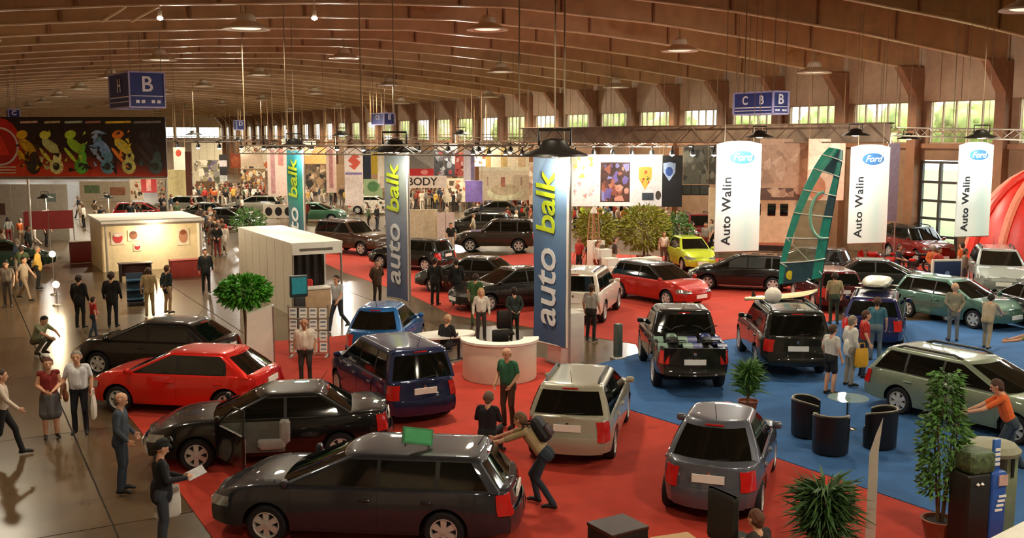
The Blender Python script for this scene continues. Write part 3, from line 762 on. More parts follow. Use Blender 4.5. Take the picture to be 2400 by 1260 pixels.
    mi[mi == ARM] = TOP
    out.polygons.foreach_set('material_index', mi.astype(np.int32)); out.polygons.foreach_set('use_smooth', np.ones(n, bool))
    out.name = name
    for k in range(6): out.materials.append(M_trim)
    out.update(); return out
FIG = {}
def fig(key, **k):
    if key not in FIG: FIG[key] = figure('person_'+key, **k)
    return FIG[key]
POSE = dict(
    stand=dict(),
    stout=dict(build=1.22, sleeve='short', hair='bald'),
    shorts=dict(bottom='shorts'),
    polo=dict(arms=(((-.25, -.02, 1.16), (-.2, .16, .98)), ((.25, -.02, 1.16), (.22, .14, .96))), hair='bald', nod=.35),
    suit=dict(sleeve='long', jacket=True, build=1.05),
    front=dict(arms=(((-.27, .02, 1.18), (-.10, .24, 1.12)), ((.27, .02, 1.18), (.08, .27, 1.10)))),
    bag=dict(arms=(((-.25, -.03, 1.16), (-.26, .05, .9)), ((.27, -.02, 1.16), (.31, .1, .93)))),
    walk=dict(arms=(((-.25, .10, 1.17), (-.25, .26, .99)), ((.25, -.13, 1.17), (.26, -.14, .92))), legs=(((-.10, -.06, .50), (-.10, -.40, .17)), ((.10, .17, .51), (.10, .28, .09)))),
    walkl=dict(sleeve='long', arms=(((-.25, -.12, 1.17), (-.25, -.1, .92)), ((.25, .12, 1.17), (.24, .3, 1.0))), legs=(((-.10, .20, .52), (-.10, .30, .09)), ((.10, -.06, .50), (.10, -.38, .16)))),
    woman=dict(build=.88, bottom='skirt', sleeve='none', hair='short', arms=(((-.24, .0, 1.16), (-.05, .2, 1.06)), ((.23, .0, 1.16), (.1, .22, 1.06)))),
    lady=dict(build=.88, hair='long', sleeve='long'),
    read=dict(build=.98, sleeve='long', hair='cap', jacket=True, nod=.45, arms=(((-.25, .04, 1.16), (-.07, .32, 1.10)), ((.25, .04, 1.16), (.1, .34, 1.12)))),
    side=dict(arms=(((-.25, -.02, 1.16), (-.2, .16, .98)), ((.25, -.02, 1.16), (.22, .14, .96))), hair='bald', sleeve='long', nod=.35),
    lean=dict(lean=.62, hips=(0, -.12), hipz=.90, arms=(((-.24, .58, 1.10), (-.18, .82, 1.04)), ((.24, .55, 1.12), (.2, .80, 1.03))), legs=(((-.1, -.02, .49), (-.11, -.32, .09)), ((.1, .12, .50), (.12, .02, .09))), nod=-.3),
    reach=dict(lean=.35, hips=(0, -.06), arms=(((-.24, .42, 1.16), (-.2, .66, 1.08)), ((.24, .40, 1.14), (.22, .64, 1.02))), legs=(((-.1, .12, .5), (-.11, .14, .09)), ((.1, -.1, .5), (.11, -.3, .12)))),
    sit=dict(hipz=.53, lean=.1, legs=(((-.12, .43, .53), (-.12, .40, .09)), ((.12, .43, .53), (.12, .42, .09))), arms=(((-.25, .06, .78), (-.16, .30, .76)), ((.25, .06, .78), (.16, .31, .76))), sleeve='long', jacket=False),
    crouch=dict(hipz=.42, lean=.45, hips=(0, -.15), legs=(((-.15, .30, .46), (-.12, -.05, .09)), ((.15, .28, .46), (.12, -.08, .09))), arms=(((-.24, .32, .68), (-.15, .52, .58)), ((.24, .30, .68), (.15, .50, .56)))),
    look=dict(hair='short', sleeve='long', jacket=True, arms=(((-.26, -.05, 1.17), (-.14, -.16, 1.02)), ((.26, -.05, 1.17), (.14, -.16, 1.0)))),
    kid=dict(build=.9, arms=(((-.24, .05, 1.17), (-.22, .25, 1.05)), ((.25, -.08, 1.17), (.28, -.05, .93))), legs=(((-.10, .1, .5), (-.10, .14, .09)), ((.10, -.08, .5), (.10, -.26, .13)))),
)
TONES = dict(fair='#d6a283', tan='#b98262', pale='#e2b699')
def person(pose, px, py, h, label, top, legs, hair='#3a281c', skin='fair', shoes='#1a1512', height=1.75, group=None, loc=None, fine=True, z=0.0):
    me = fig(pose+('' if fine else '_far'), fine=fine, **POSE[pose])
    p = (G(px, py, z) if loc is None else Vector(loc))
    o = link('person', me, None, (p.x, p.y, p.z+.018), H(h), height/1.755)
    tag(o, label, 'person', group)
    for i, m in enumerate((colr(TONES[skin], .55, var=.05), colr(top, .85), colr(legs, .85), colr(shoes, .5), colr(hair, .75), colr('#2a1712', .5))):
        o.material_slots[i].link = 'OBJECT'; o.material_slots[i].material = m
    return o
M_bagw = mat('white_plastic_bag', '#e9e6de', 0.4, var=.05); M_strap = mat('dark_strap', '#15130f', 0.8)
def shopping_bag(parent_p, off, h, label, m, w=.34, hh=.42, name='shopping_bag'):
    """a sagging carrier bag with two handles; hangs from a hand"""
    c, s = math.cos(H(h)), math.sin(H(h)); x, y, z = off
    t = thing(name, label, 'bag', (parent_p.x+c*x-s*y, parent_p.y+s*x+c*y, z), H(h))
    rows = []
    for zz, a, b in ((0, .8, .5), (.04, 1, .9), (hh*.5, 1.02, 1), (hh*.85, .95, .6), (hh, .9, .25)):
        rows.append([Vector((.055*b*math.copysign(abs(math.sin(q))**.6, math.sin(q)), w/2*a*math.copysign(abs(math.cos(q))**.5, math.cos(q)), zz)) for q in [2*math.pi*k/16 for k in range(16)]])
    part('bag_body', MB().grid(rows, closed=True).add(rows[0], [tuple(range(15, -1, -1))]), m, t)
    for sx in (-.012, .012): part('handle', MB().tube([(sx, -.09, hh-.01), (sx, -.06, hh+.13), (sx, .06, hh+.13), (sx, .09, hh-.01)], .008, 5), m, t)
    return t
a = person('woman', 122, 1028, 150, 'woman in a sleeveless dark red top and grey skirt beside the man in white', '#7e1f1c', '#5c5b5d', hair='#5a3220', height=1.72)
shopping_bag(a.location, (-.30, .04, .78), 150, 'brown shoulder bag held by the woman in the grey skirt', colr('#7a4326'), .26, .24, 'handbag')
a = person('bag', 190, 1018, 168, 'man in a white shirt and dark trousers carrying a white bag', '#d9dade', '#1b1c24', hair='#8d8478', height=1.80)
shopping_bag(a.location, (-.31, .16, .38), 168, 'long white carrier bag hanging from the man in the white shirt', M_bagw, .26, .50)
person('side', 290, 1155, 82, 'balding man in a slate blue shirt and jeans at the left carpet edge', '#3f4a55', '#2c3644', hair='#6e6259', height=1.82)
a = person('read', 385, 1292, 62, 'person in a black jacket and cap reading a brochure at the bottom left', '#17171c', '#3b424c', hair='#121317', height=1.74)
c, s = math.cos(H(62)), math.sin(H(62))
def at(o, h, x, y, z): return Vector((o.location.x+math.cos(H(h))*x-math.sin(H(h))*y, o.location.y+math.sin(H(h))*x+math.cos(H(h))*y, z))
b = part('brochure', MB().box((-.1, 0, .012), (.2, .28, .008), M=Matrix.Rotation(.12, 4, 'Y')).box((.1, 0, .012), (.2, .28, .008), M=Matrix.Rotation(-.12, 4, 'Y')), mat('printed_paper', '#cfcfd4', .5, var=.2, scale=14), None, at(a, 62, 0, .52, 1.12), (.35, 0, H(62)))
tag(b, 'open brochure in the hands of the person in the black cap', 'brochure')
sg = thing('sunglasses', 'pale sunglasses pushed up on the black cap', 'glasses', at(a, 62, 0, .12, 1.735), H(62))
part('frame', MB().tube([(-.09, -.08, 0), (-.085, .03, 0), (0, .055, 0), (.085, .03, 0), (.09, -.08, 0)], .008, 6), M_trim, sg)
for sx in (-1, 1): part('lens', MB().bbox((sx*.042, .055, 0), (.06, .012, .04), .008), colr('#e8ecf2', .15), sg)
shopping_bag(a.location, (-.30, .12, .42), 62, 'white carrier bag held by the person in the black cap', M_bagw, .40, .5)
person('walkl', 12, 1072, 70, 'visitor in a pale shirt walking out of the left edge of the picture', '#c9b8a6', '#17161a', height=1.76)
person('stout', 717, 905, 176, 'stout man in a pale checked shirt in front of the brochure rack', '#e2d3c2', '#3b3a33', hair='#9b8a78', skin='tan', height=1.74)
person('polo', 1190, 1004, 215, 'man in a green polo shirt beside the reception counter', '#2f6b4d', '#4a3a2c', hair='#8a7a6a', height=1.78)
person('sit', 1142, 1075, 20, 'man in a dark jacket sitting behind the foreground estate car', '#17161c', '#1c1c20', hair='#6b5648', height=1.72)
a = person('lean', 1258, 1185, -72, 'man in a beige waistcoat with a backpack leaning on the foreground estate car', '#a8936c', '#26343f', hair='#6a4c30', height=1.78)
# backpack
bp = thing('backpack', 'black backpack on the man in the beige waistcoat', 'backpack', at(a, -72, 0, .02, 1.26), (-.62, 0, H(-72)))
part('bag_body', MB().bbox((0, -.13, .02), (.32, .18, .44), .06), mat('black_nylon', '#14151a', .7), bp)
part('pocket', MB().bbox((0, -.235, -.06), (.24, .06, .2), .03), mat('maroon_nylon', '#3a1d22', .7), bp)
for sx in (-.11, .11): part('strap', MB().tube([(sx, -.05, .2), (sx, .05, .25), (sx*1.1, .12, .18), (sx*1.2, .12, 0), (sx*1.2, .0, -.15)], .018, 6), M_strap, bp)
person('shorts', 1945, 925, 60, 'man in a white T-shirt and black shorts standing by the tub chairs', '#cfcac0', '#17181d', hair='#4a3426', height=1.74)
a = person('suit', 1990, 905, 75, 'grey-haired man in a long white shirt beside the man in red', '#d5d3cb', '#8c8578', hair='#8b7d6d', height=1.80)
shopping_bag(a.location, (.30, .12, .55), 75, 'yellow carrier bag held by the grey-haired man in white', colr('#d9a21c', .5), .36, .48)
person('stand', 2022, 885, 95, 'man in a red T-shirt next to the silver green estate car', '#b32620', '#26303f', hair='#4d2e22', height=1.78)
person('stand', 2050, 845, 20, 'man in a teal blue shirt seen from behind near the dark blue estate car', '#3d6c7c', '#5d6a72', hair='#503426', height=1.8)
person('reach', 2352, 1105, -68, 'man in an orange T-shirt leaning on the silver green estate car', '#e0652c', '#33414d', hair='#4a2c20', height=1.8)
person('look', 2232, 800, 10, 'man in a grey jacket seen from behind in front of the grey green car', '#8a8672', '#6d7274', hair='#c9a184', height=1.80)
person('reach', 2312, 818, 40, 'visitor in a beige top bending at the right edge of the blue carpet', '#b3a48c', '#a39478', hair='#1d1a16', height=1.68)
person('lean', 2440, 900, -60, 'visitor in olive bending at the right border of the picture', '#8e9050', '#5c5238', hair='#3a2a1e', height=1.75)
person('stand', 1953, 760, 5, 'man in a khaki shirt seen from behind below the green sail', '#a3936c', '#3f4a38', hair='#3c281c', height=1.76)
person('stand', 1385, 800, 30, 'man in a pale grey shirt beside the white off-road car', '#c3c0b6', '#28241f', hair='#4a3628', height=1.78)
person('look', 1205, 800, -15, 'woman in a dark green jacket behind the reception counter', '#28302c', '#1b1a18', hair='#2a1c14', height=1.68)
person('stand', 1115, 762, 10, 'man in a green shirt and green trousers beyond the reception desk', '#3f5f2e', '#4a5a38', hair='#3a2a1c', height=1.74)
person('suit', 1020, 716, 20, 'man in a dark suit in front of the large black saloon', '#1c1a17', '#191714', height=1.80)
person('suit', 1070, 716, -10, 'man in black standing right of the dark suit before the black saloon', '#14120f', '#12110f', height=1.76)
person('look', 885, 716, 150, 'man in a brown jacket left of the middle lettered banner', '#4c3524', '#2c2018', height=1.72)
person('walk', 792, 775, -150, 'man in a pale blue shirt walking right of the white booth', '#c5cdd0', '#2d3338', hair='#2c2018', height=1.82)
person('suit', 190, 770, 5, 'man in black seen from behind at the left in the aisle', '#151310', '#131210', height=1.78)
person('suit', 266, 768, -5, 'broad man in black beside the child in red', '#12100e', '#16161a', height=1.86)
person('kid', 222, 792, 40, 'child in a red shirt in the aisle before the two men in black', '#b3231f', '#2e3a4d', height=1.30)
person('crouch', 98, 832, 110, 'person in a grey green top crouching on the floor at the left', '#8b8f70', '#5a5a48', hair='#1e1814', height=1.74)
person('stand', 352, 742, -20, 'person in beige standing beside the dark shirted visitor at the left booth', '#ab9468', '#a08a60', hair='#4a3524', height=1.74)
person('look', 395, 735, 30, 'visitor in a dark teal jacket in the bright aisle', '#1f2b2c', '#b09070', hair='#5c3a22', height=1.74)
person('suit', 484, 688, 160, 'dark dressed visitor at the right end of the lit left booth', '#1d1f22', '#1b1d22', height=1.80)
person('walk', 60, 705, 100, 'visitor in pale clothes passing the lamps at the left edge', '#a89682', '#8a7660', height=1.70)
person('stand', 20, 720, 170, 'visitor in grey at the far left edge of the aisle', '#857a6c', '#4a4038', height=1.72)
person('stand', 1057, 596, 160, 'woman in a black top before the white partition', '#1a1714', '#cdbfae', hair='#2a1c14', height=1.70)
person('sit', 1046, 852, 30, 'man in a dark suit seated at the white desk', '#17181c', '#1a1a1e', hair='#b48b6c', height=1.78)
person('lady', 1128, 800, 175, 'fair-haired woman in white behind the reception counter', '#d9d2c4', '#3a3632', hair='#c79a62', height=1.66)
person('stand', 1555, 622, 175, 'woman in pale pink beside the yellow car', '#e6cfc0', '#6d4a3c', hair='#6a4a30', height=1.66)
person('sit', 1778, 1425, -40, 'brown-haired person seated at the bottom edge, only the head in view', '#2a2420', '#2a2420', hair='#5a3420', height=1.74)

def stool(px, py, lab):
    t = thing('stool', lab, 'stool', G(px, py)); part('seat', MB().lathe([(.001, .375), (.19, .38), (.2, .40), (.18, .425), (.001, .43)], 20), mat('black_vinyl', '#1a1816', .5), t)
    part('column', MB().tube([(0, 0, .02), (0, 0, .38)], .03, 8), M_chrome, t); part('foot', MB().lathe([(.22, 0), (.2, .025), (.04, .05)], 18), M_chrome, t)
stool(1142, 1076, 'round stool under the man in the dark jacket behind the foreground estate'); stool(1046, 853, 'round stool under the man at the oval white desk'); stool(1778, 1426, 'round stool under the brown-haired person at the bottom edge')
# ================================================================== banners, signs, trusses
M_white = mat('white_panel', '#e9e4d8', 0.5, var=.04); M_cream = mat('cream_panel', '#e6d2a8', 0.6, var=.06); M_alu = mat('aluminium', '#b5b0a6', 0.35, metal=.8, var=.05)
M_greytruss = mat('truss_tube', '#8d8274', 0.4, metal=.5); M_ink = colr('#20242c', .6); M_navy = mat('navy_sign', '#24307c', 0.4, var=.08)
M_fordw = gradient('white_banner_print', [(0, '#dfe3e2'), (.45, '#e4eeea'), (.7, '#cfe6e2'), (1, '#f0efea')], 'X', -.95, .95)
M_ovalb = colr('#3f74b0', .4); M_paleb = colr('#d6e6f2', .4)
def frame_rot(phi): return -(math.radians(phi)+TH)      # width axis turned phi degrees (right edge nearer) from facing the camera
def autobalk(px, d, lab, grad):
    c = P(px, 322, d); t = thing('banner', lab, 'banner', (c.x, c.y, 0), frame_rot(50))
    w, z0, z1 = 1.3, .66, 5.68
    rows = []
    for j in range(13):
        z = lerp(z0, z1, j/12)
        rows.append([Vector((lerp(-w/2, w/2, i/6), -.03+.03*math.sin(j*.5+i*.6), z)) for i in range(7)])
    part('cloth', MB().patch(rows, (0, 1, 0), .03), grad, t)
    part('edge_strip', MB().box((w/2+.05, 0, (z0+z1)/2), (.09, .05, z1-z0)), M_white, t)
    part('pole', MB().tube([(w/2+.11, 0, 0), (w/2+.11, 0, z1+.1)], .035, 8), M_alu, t)
    for z in (z0, z1): part('batten', MB().tube([(-w/2, 0, z), (w/2+.1, 0, z)], .03, 6), M_alu, t)
    yy = -.075
    R = (0, -math.pi/2, 0)
    text('auto', 1.2, colr('#dfe3e6', .5), t, (-.08, yy, z0+1.55), R, .008, .012, .12, spacing=.97)
    text('balk', 1.05, colr('#c3d82e', .5), t, (-.08, yy, z0+3.78), R, .008, .012, .12, spacing=.95)
    return t
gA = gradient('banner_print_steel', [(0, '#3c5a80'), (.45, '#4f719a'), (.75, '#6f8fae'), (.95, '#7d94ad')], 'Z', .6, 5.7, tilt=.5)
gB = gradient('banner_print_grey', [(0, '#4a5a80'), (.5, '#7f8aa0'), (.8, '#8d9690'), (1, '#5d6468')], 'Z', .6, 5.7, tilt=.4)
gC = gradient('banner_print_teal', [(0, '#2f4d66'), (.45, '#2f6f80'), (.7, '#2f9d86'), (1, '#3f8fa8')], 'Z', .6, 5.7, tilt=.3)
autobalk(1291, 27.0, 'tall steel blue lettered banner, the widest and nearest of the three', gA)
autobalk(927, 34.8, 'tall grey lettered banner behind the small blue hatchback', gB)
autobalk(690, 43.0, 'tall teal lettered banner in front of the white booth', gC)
# plinth of the nearest banner
pl = thing('plinth', 'white plinth at the foot of the nearest lettered banner', 'plinth', G(1322, 850), -.0)
part('block', MB().bbox((.05, 0, .72), (.75, .75, 1.44), .02), M_white, pl); part('base', MB().bbox((.05, 0, .03), (.82, .82, .06), .01), M_alu, pl)

def ford(px, py, d, lab, h=4.2, w=1.85):
    c = P(px, 322, d); t = thing('banner', lab, 'banner', (c.x, c.y, 0), frame_rot(-14)); z1 = P(px, py, d).z; z0 = z1-h
    top = [(-w/2, z1-.12), (-w/4, z1-.02), (0, z1), (w/4, z1-.02), (w/2, z1-.12)]
    part('cloth', MB().plate([(-w/2, z0), (w/2, z0)]+top[::-1], -.03, .03), M_fordw, t, smooth=0)
    k = w/1.85; lg = part('logo', MB().plate(ellipse(.58*k, .30*k, 32, .12*k, z1-.62*k), -.036, -.03), M_paleb, t, smooth=0)
    part('logo_oval', MB().plate(ellipse(.52*k, .25*k, 32, .12*k, z1-.62*k), -.042, -.036), M_ovalb, lg, smooth=0)
    text('Ford', .40*k, M_paleb, lg, (.12*k, -.046, z1-.62*k), (0, 0, 0), .002, .006, .35)
    text('Auto Walin', .52*k, M_ink, t, (-.46*k, -.038, z0+1.55*k), (0, -math.pi/2, 0), .004, .006, spacing=1.06)
    part('batten', MB().tube([(-w/2, 0, z0), (w/2, 0, z0)], .03, 6), M_alu, t)
    for sx in (-.6*k, .6*k): part('cord', MB().tube([(sx, 0, z1-.08), (sx, 0, zdeck(c.x)-.02)], .012, 5), M_wire, t)
    return t
ford(1733, 330, 38.8, 'white hanging banner with blue oval emblem left of the green sail')
ford(2042, 338, 43.4, 'white hanging banner with blue oval emblem right of the green sail')
ford(2290, 332, 37, 'white oval emblem banner in front of the red dome at the right', 3.42, 1.42)

# hanging direction signs (hall aligned boxes)
M_signf = mat('sign_frame', '#a9a2cc', 0.4); M_lilac = mat('lilac_sign', '#8d84c8', 0.4, var=.1)
def dirsign(px, py, d, wv, wu, h, lab, front, side, rot=0.0, wires=True, small=True):
    c = P(px, py, d); t = thing('hanging_sign', lab, 'sign', c, rot)
    part('box', MB().box((wv/2, wu/2, 0), (wv-.05, wu-.05, h-.05)), M_navy, t, smooth=0)
    e = MB(); r = .04
    for x in (0, wv):
        for y in (0, wu): e.box((x, y, 0), (r*1.6, r*1.6, h))
    for z in (-h/2, h/2):
        for x in (0, wv): e.box((x, wu/2, z), (r*1.6, wu, r*1.6))
        for y in (0, wu): e.box((wv/2, y, z), (wv, r*1.6, r*1.6))
    part('frame', e, M_signf, t, smooth=0)
    wm = colr('#e6e2ee', .5)
    if front: text(front, h*.62, wm, t, (wv/2, -.006, h*.14), (0, 0, 0), .006, .012)
    if side: text(side, h*.55, wm, t, (-.006, wu/2, h*.12), (0, 0, -math.pi/2), .006, .012)
    if small:
        part('rule', MB().box((wv/2, .0, -h*.18), (wv*.9, .05, .03)), wm, t, smooth=0)
        for k in (.22, .38, .66, .82): part('pictogram', MB().box((wv*k, .0, -h*.34), (wv*.1, .05, h*.09)), wm, t, smooth=0)
        part('rule', MB().box((0, wu/2, -h*.2), (.05, wu*.9, .04)), wm, t, smooth=0)
        part('rule', MB().box((0, wu/2, -h*.34), (.05, wu*.9, .03)), wm, t, smooth=0)
    if wires:
        for x in (.1, wv-.1):
            for y in (.1, wu-.1): part('wire', MB().tube([(x, y, h/2), (x, y, zdeck(c.x+x)-c.z-.02)], .016, 5), M_wire, t)
    return t
dirsign(303, 209, 44, 1.5, 3.4, 1.5, 'blue hanging direction sign with a white B', 'B', 'H', math.radians(6))
dirsign(1812, 240, 40, .8, 2.3, .86, 'blue hanging direction sign with C and B above the green sail', 'B', 'C     B')
dirsign(900, 278, 78, .9, 2.6, .85, 'small blue hanging sign in the distance above the middle banner', 'E', 'C  E', small=False)
dirsign(20, 268, 60, .6, 1.6, .6, 'dark blue hanging sign cut by the left border', 'C', '', small=False)
dirsign(555, 293, 100, .8, 1.2, .9, 'tiny dark blue hanging sign far down the hall', 'D', '', small=False)

# motorcycle billboard at the left
rnb = random.Random(4)
c = P(190, 346, 53); bb = thing('billboard', 'wide hanging billboard printed with racing motorcycles at the left', 'billboard', (c.x, c.y, 0), frame_rot(0))
bz0, bz1 = 4.2, 7.25; hw = 4.42; bl = -hw-.9
part('panel', MB().box(((hw+bl)/2, 0, (bz0+bz1)/2), (hw-bl, .1, bz1-bz0)), gradient('billboard_print', [(0, '#d8421c'), (.22, '#8a2414'), (.4, '#2a100c'), (1, '#120a0a')], 'Z', bz0, bz1, tilt=.17), bb, smooth=0)
def prt(poly, c_, k, nm='print'): return part(nm, MB().plate(poly, -.056-.004*k, -.05), colr(c_, .5, var=.3, scale=5), bb, smooth=0)
def el(a, b, x, z, n=20, rot=0): return [(x+p*math.cos(rot)-q*math.sin(rot), z+p*math.sin(rot)+q*math.cos(rot)) for p, q in ellipse(a, b, n)]
part('red_field', MB().plate(el(1.05, 1.45, -4.1, 5.75), -.056, -.05), colr('#c81f12', .5), bb, smooth=0)
part('round_emblem', MB().plate(el(1.0, 1.0, -4.2, 5.75, 32), -.062, -.05), colr('#d8d4d0', .5), bb, smooth=0)
part('round_emblem', MB().plate(el(.9, .9, -4.2, 5.75, 32), -.068, -.05), colr('#b01a10', .5), bb, smooth=0)
part('emblem_wedge', MB().plate([(-4.75, 5.3), (-3.65, 5.3), (-4.1, 6.3)], -.074, -.05), colr('#e2341c', .5), bb, smooth=0)
for k, (x, c1, c2, c3) in enumerate([(-2.75, '#e5b81e', '#caa018', '#3b2a12'), (-1.55, '#d8d84a', '#b9c07a', '#d8d890'), (-.25, '#b8d838', '#93c02a', '#63b83a'), (1.1, '#8fa6c8', '#6f8fc0', '#5a8aa0'), (2.2, '#e07a28', '#c8b030', '#b8b060'), (3.6, '#3a3034', '#2a2426', '#3a4a4a')]):
    r = part('printed_motorcycle', MB().plate(el(.30, .22, x-.25, 6.35, 14, .3), -.062, -.05, 0).plate(el(.55, .26, x, 5.75, 14, -.75), -.066, -.05, 1).plate(el(.22, .35, x+.32, 5.15, 14, -.15), -.07, -.05, 2).plate(el(.36, .40, x+.25, 4.72, 18), -.074, -.05, 2).plate(el(.17, .2, x+.25, 4.72, 12), -.08, -.05, 3).plate(el(.5, .1, x-.3, 5.3, 10, -.9), -.062, -.05, 0),
        [colr(c1, .5), colr(c2, .5, var=.3), colr(c3, .5, var=.3), colr('#2a3028', .5)], bb, smooth=0)
    sh = MB(); nq = 0
    for q in range(16):
        a = rnb.uniform(-.55, .6); b_ = rnb.uniform(4.5, 6.6); l_ = rnb.uniform(.1, .3); g_ = rnb.uniform(0, 6.28)
        sh.plate([(x+a+l_*math.cos(g_), b_+l_*math.sin(g_)), (x+a+.6*l_*math.cos(g_+2), b_+.6*l_*math.sin(g_+2)), (x+a+.5*l_*math.cos(g_+3.6), b_+.5*l_*math.sin(g_+3.6))][::1], -.082-.001*q, -.05, q % 5)
    part('printed_detail', sh, [colr(c1, .5), colr(c2, .5), colr('#1c1210', .5), colr('#2a1a16', .5), colr(c3, .5)], r, smooth=0)['kind'] = 'stuff'
for x, w_, c_ in ((-2.6, .9, '#caa08a'), (-1.4, .8, '#b8a878'), (-.3, .9, '#a8b8a0'), (.7, .8, '#a06a5a'), (2.0, 1.3, '#d8b02a'), (3.5, 1.4, '#7a746a')): prt([(x-w_/2, 6.92), (x+w_/2, 6.95), (x+w_/2, 7.06), (x-w_/2, 7.03)], c_, 1, 'caption_strip')
for z in (4.35, 4.5, 4.65): prt([(-5.2, z), (-3.4, z), (-3.4, z+.07), (-5.2, z+.07)], '#d8c8a8', 2, 'caption_strip')
part('rail', MB().tube([(bl, 0, bz0-.08), (hw, 0, bz0-.08)], .07, 8), M_alu, bb)
for x in (-2.9, -4.9, 4.3): part('post', MB().tube([(x, .1, 0), (x, .1, bz1)], .07, 8), M_alu, bb)

# lighting trusses
def truss(a, b, h, w, lab, dens=1.0, m=None, rungs=True, r=.04):
    a, b = Vector(a), Vector(b); L = (b-a).length; d = (b-a).normalized(); q = Vector((-d.y, d.x, 0))
    t = thing('lighting_truss', lab, 'truss', a)
    ch = [q*(sx*w/2)+Vector((0, 0, sz*h/2)) for sx in (-1, 1) for sz in (-1, 1)]
    for o in ch: part('chord', MB().tube([o, o+d*L], r, 6), m or M_greytruss, t)
    n = max(4, int(L/(h*1.1)/dens)); br = MB()
    for i in range(n):
        p0, p1 = d*(L*i/n), d*(L*(i+1)/n)
        for sx in (0, 2): br.tube([p0+ch[sx+(i % 2)], p1+ch[sx+1-(i % 2)]], r*.6, 4)
        br.tube([p0+ch[i % 2], p1+ch[2+(i % 2)]], r*.6, 4)
    stuff(part('braces', br, m or M_greytruss, t))
    return t, d, L
def hang(p, t=None):
    q = zdeck(p[0]); return MB().tube([(0, 0, 0), (0, 0, q-p[2]-.02)], .02, 5)
A0, A1 = P(2088, 311, 45.5), P(1225, 317, 62)
tr, dd, LL = truss(A0, A1, .85, .6, 'long grey brown box truss across the right half of the hall', m=mat('brown_truss', '#6f5c4c', .5, metal=.2))
fb = part('fascia_board', MB().box((0, 0, 0), (LL, .05, .86)), mat('brown_fascia', '#7a6654', .6, var=.3, scale=1.5, detail=6), tr, tuple(Vector(A1-A0)/2+Vector((0, 0, 0))), (0, 0, math.atan2(dd.y, dd.x)), 0)
for k in (.02, .35, .7, .98): p = A0.lerp(A1, k); part('wire', hang(p), M_wire, tr, tuple(p-A0))
specs = [((560, 350, 40), (1245, 353, 29), .3, 'thin grey light bar above the lettered banners'), ((392, 325, 75), (1235, 330, 58), .35, 'thin truss of lamps over the far stands'),
         ((1090, 338, 66), (1700, 336, 56), .35, 'thin truss over the white stand wall'), ((2090, 308, 46), (2420, 316, 35), .35, 'thin truss above the right-hand oval emblem banner')]
BARS = []
for i, (a, b, h, lab) in enumerate(specs):
    a, b = P(*a), P(*b); t, dd, LL = truss(a, b, h, h, lab, 2.0, r=.028); BARS.append((a, b))
    for k in (.03, .5, .97): p = a.lerp(b, k); part('wire', hang(p), M_wire, t, tuple(p-a))
# flood lamps
fl_shell = MB().lathe([(.05, .34), (.22, .3), (.30, .16), (.62, .04), (.64, 0), (.6, 0), (.28, .12), (.05, .14)], 18).mesh('reflector', 40); fl_shell.materials.append(M_black)
fl_bulb = MB().lathe([(.001, -.02), (.16, .0), (.24, .08), (.05, .14)], 12).mesh('bulb', 50); fl_bulb.materials.append(mat('lit_bulb', '#fff2dc', .3, emit=9, var=0))
fl_yoke = MB().tube([(-.3, 0, .2), (-.3, 0, .5), (.3, 0, .5), (.3, 0, .2)], .03, 5).mesh('yoke', 0); fl_yoke.materials.append(M_black)
def flood(p, lab, power, tilt=0.0, hd=0.0, s=1.0, col=NEUT, grp=None, kind='POINT'):
    t = thing('flood_lamp', lab, 'lamp', p, (tilt, 0, H(hd)), grp, s)
    link('reflector', fl_shell, t); link('bulb', fl_bulb, t); link('yoke', fl_yoke, t)
    if tilt == 0 and p[2] > 4: part('rod', MB().tube([(0, 0, .5), (0, 0, (zdeck(p[0])-p[2]-.02)/s)], .014, 5), M_wire, t)
    elif p[2] <= 4: part('pole', MB().tube([(0, .2, .3), (0, .2, -p[2]/s)], .03, 6), M_wire, t)
    if power: light('POINT', 'flood_light', (p[0], p[1], p[2]-.3*s), power, col, radius=.2)
    return t
FL = [((1300, 366, 26.3), 'wide black lamp over the nearest lettered banner', 140, 1.35), ((925, 356, 33.9), 'wide black lamp over the middle lettered banner', 120, 1.3), ((690, 345, 42.2), 'black lamp over the teal lettered banner', 120, 1.1),
      ((1780, 322, 37.2), 'lit flood lamp over the left oval emblem banner', 700, .8), ((2005, 318, 41.6), 'brightest lit flood lamp over the middle oval emblem banner', 800, .9), ((2130, 326, 45), 'lit flood lamp left of the right oval emblem banner', 500, .8), ((2300, 324, 35.6), 'black lamp over the right oval emblem banner', 400, .9),
      ((1505, 332, 58), 'black lamp over the white stand wall', 900, 1.1), ((1420, 330, 60), 'small black lamp beside the one over the white stand wall', 500, 1.0), ((640, 348, 58), 'dark lamp left of the teal banner', 500, .9),
      ((455, 316, 90), 'distant lamp over the far left crowd', 1200, 1.2), ((800, 318, 80), 'distant lamp over the red car poster', 1200, 1.2), ((1080, 316, 80), 'distant lamp over the cream building banner', 1200, 1.2), ((560, 330, 110), 'distant lamp over the middle of the crowd', 1800, 1.2),
      ((105, 464, 58), 'lit lamp on the grey stand under the billboard', 250, .7), ((252, 464, 75), 'lit lamp behind the lit cabin', 300, .8)]
for (a, lab, pw, s) in FL: flood(P(*a), lab, pw, s=s)
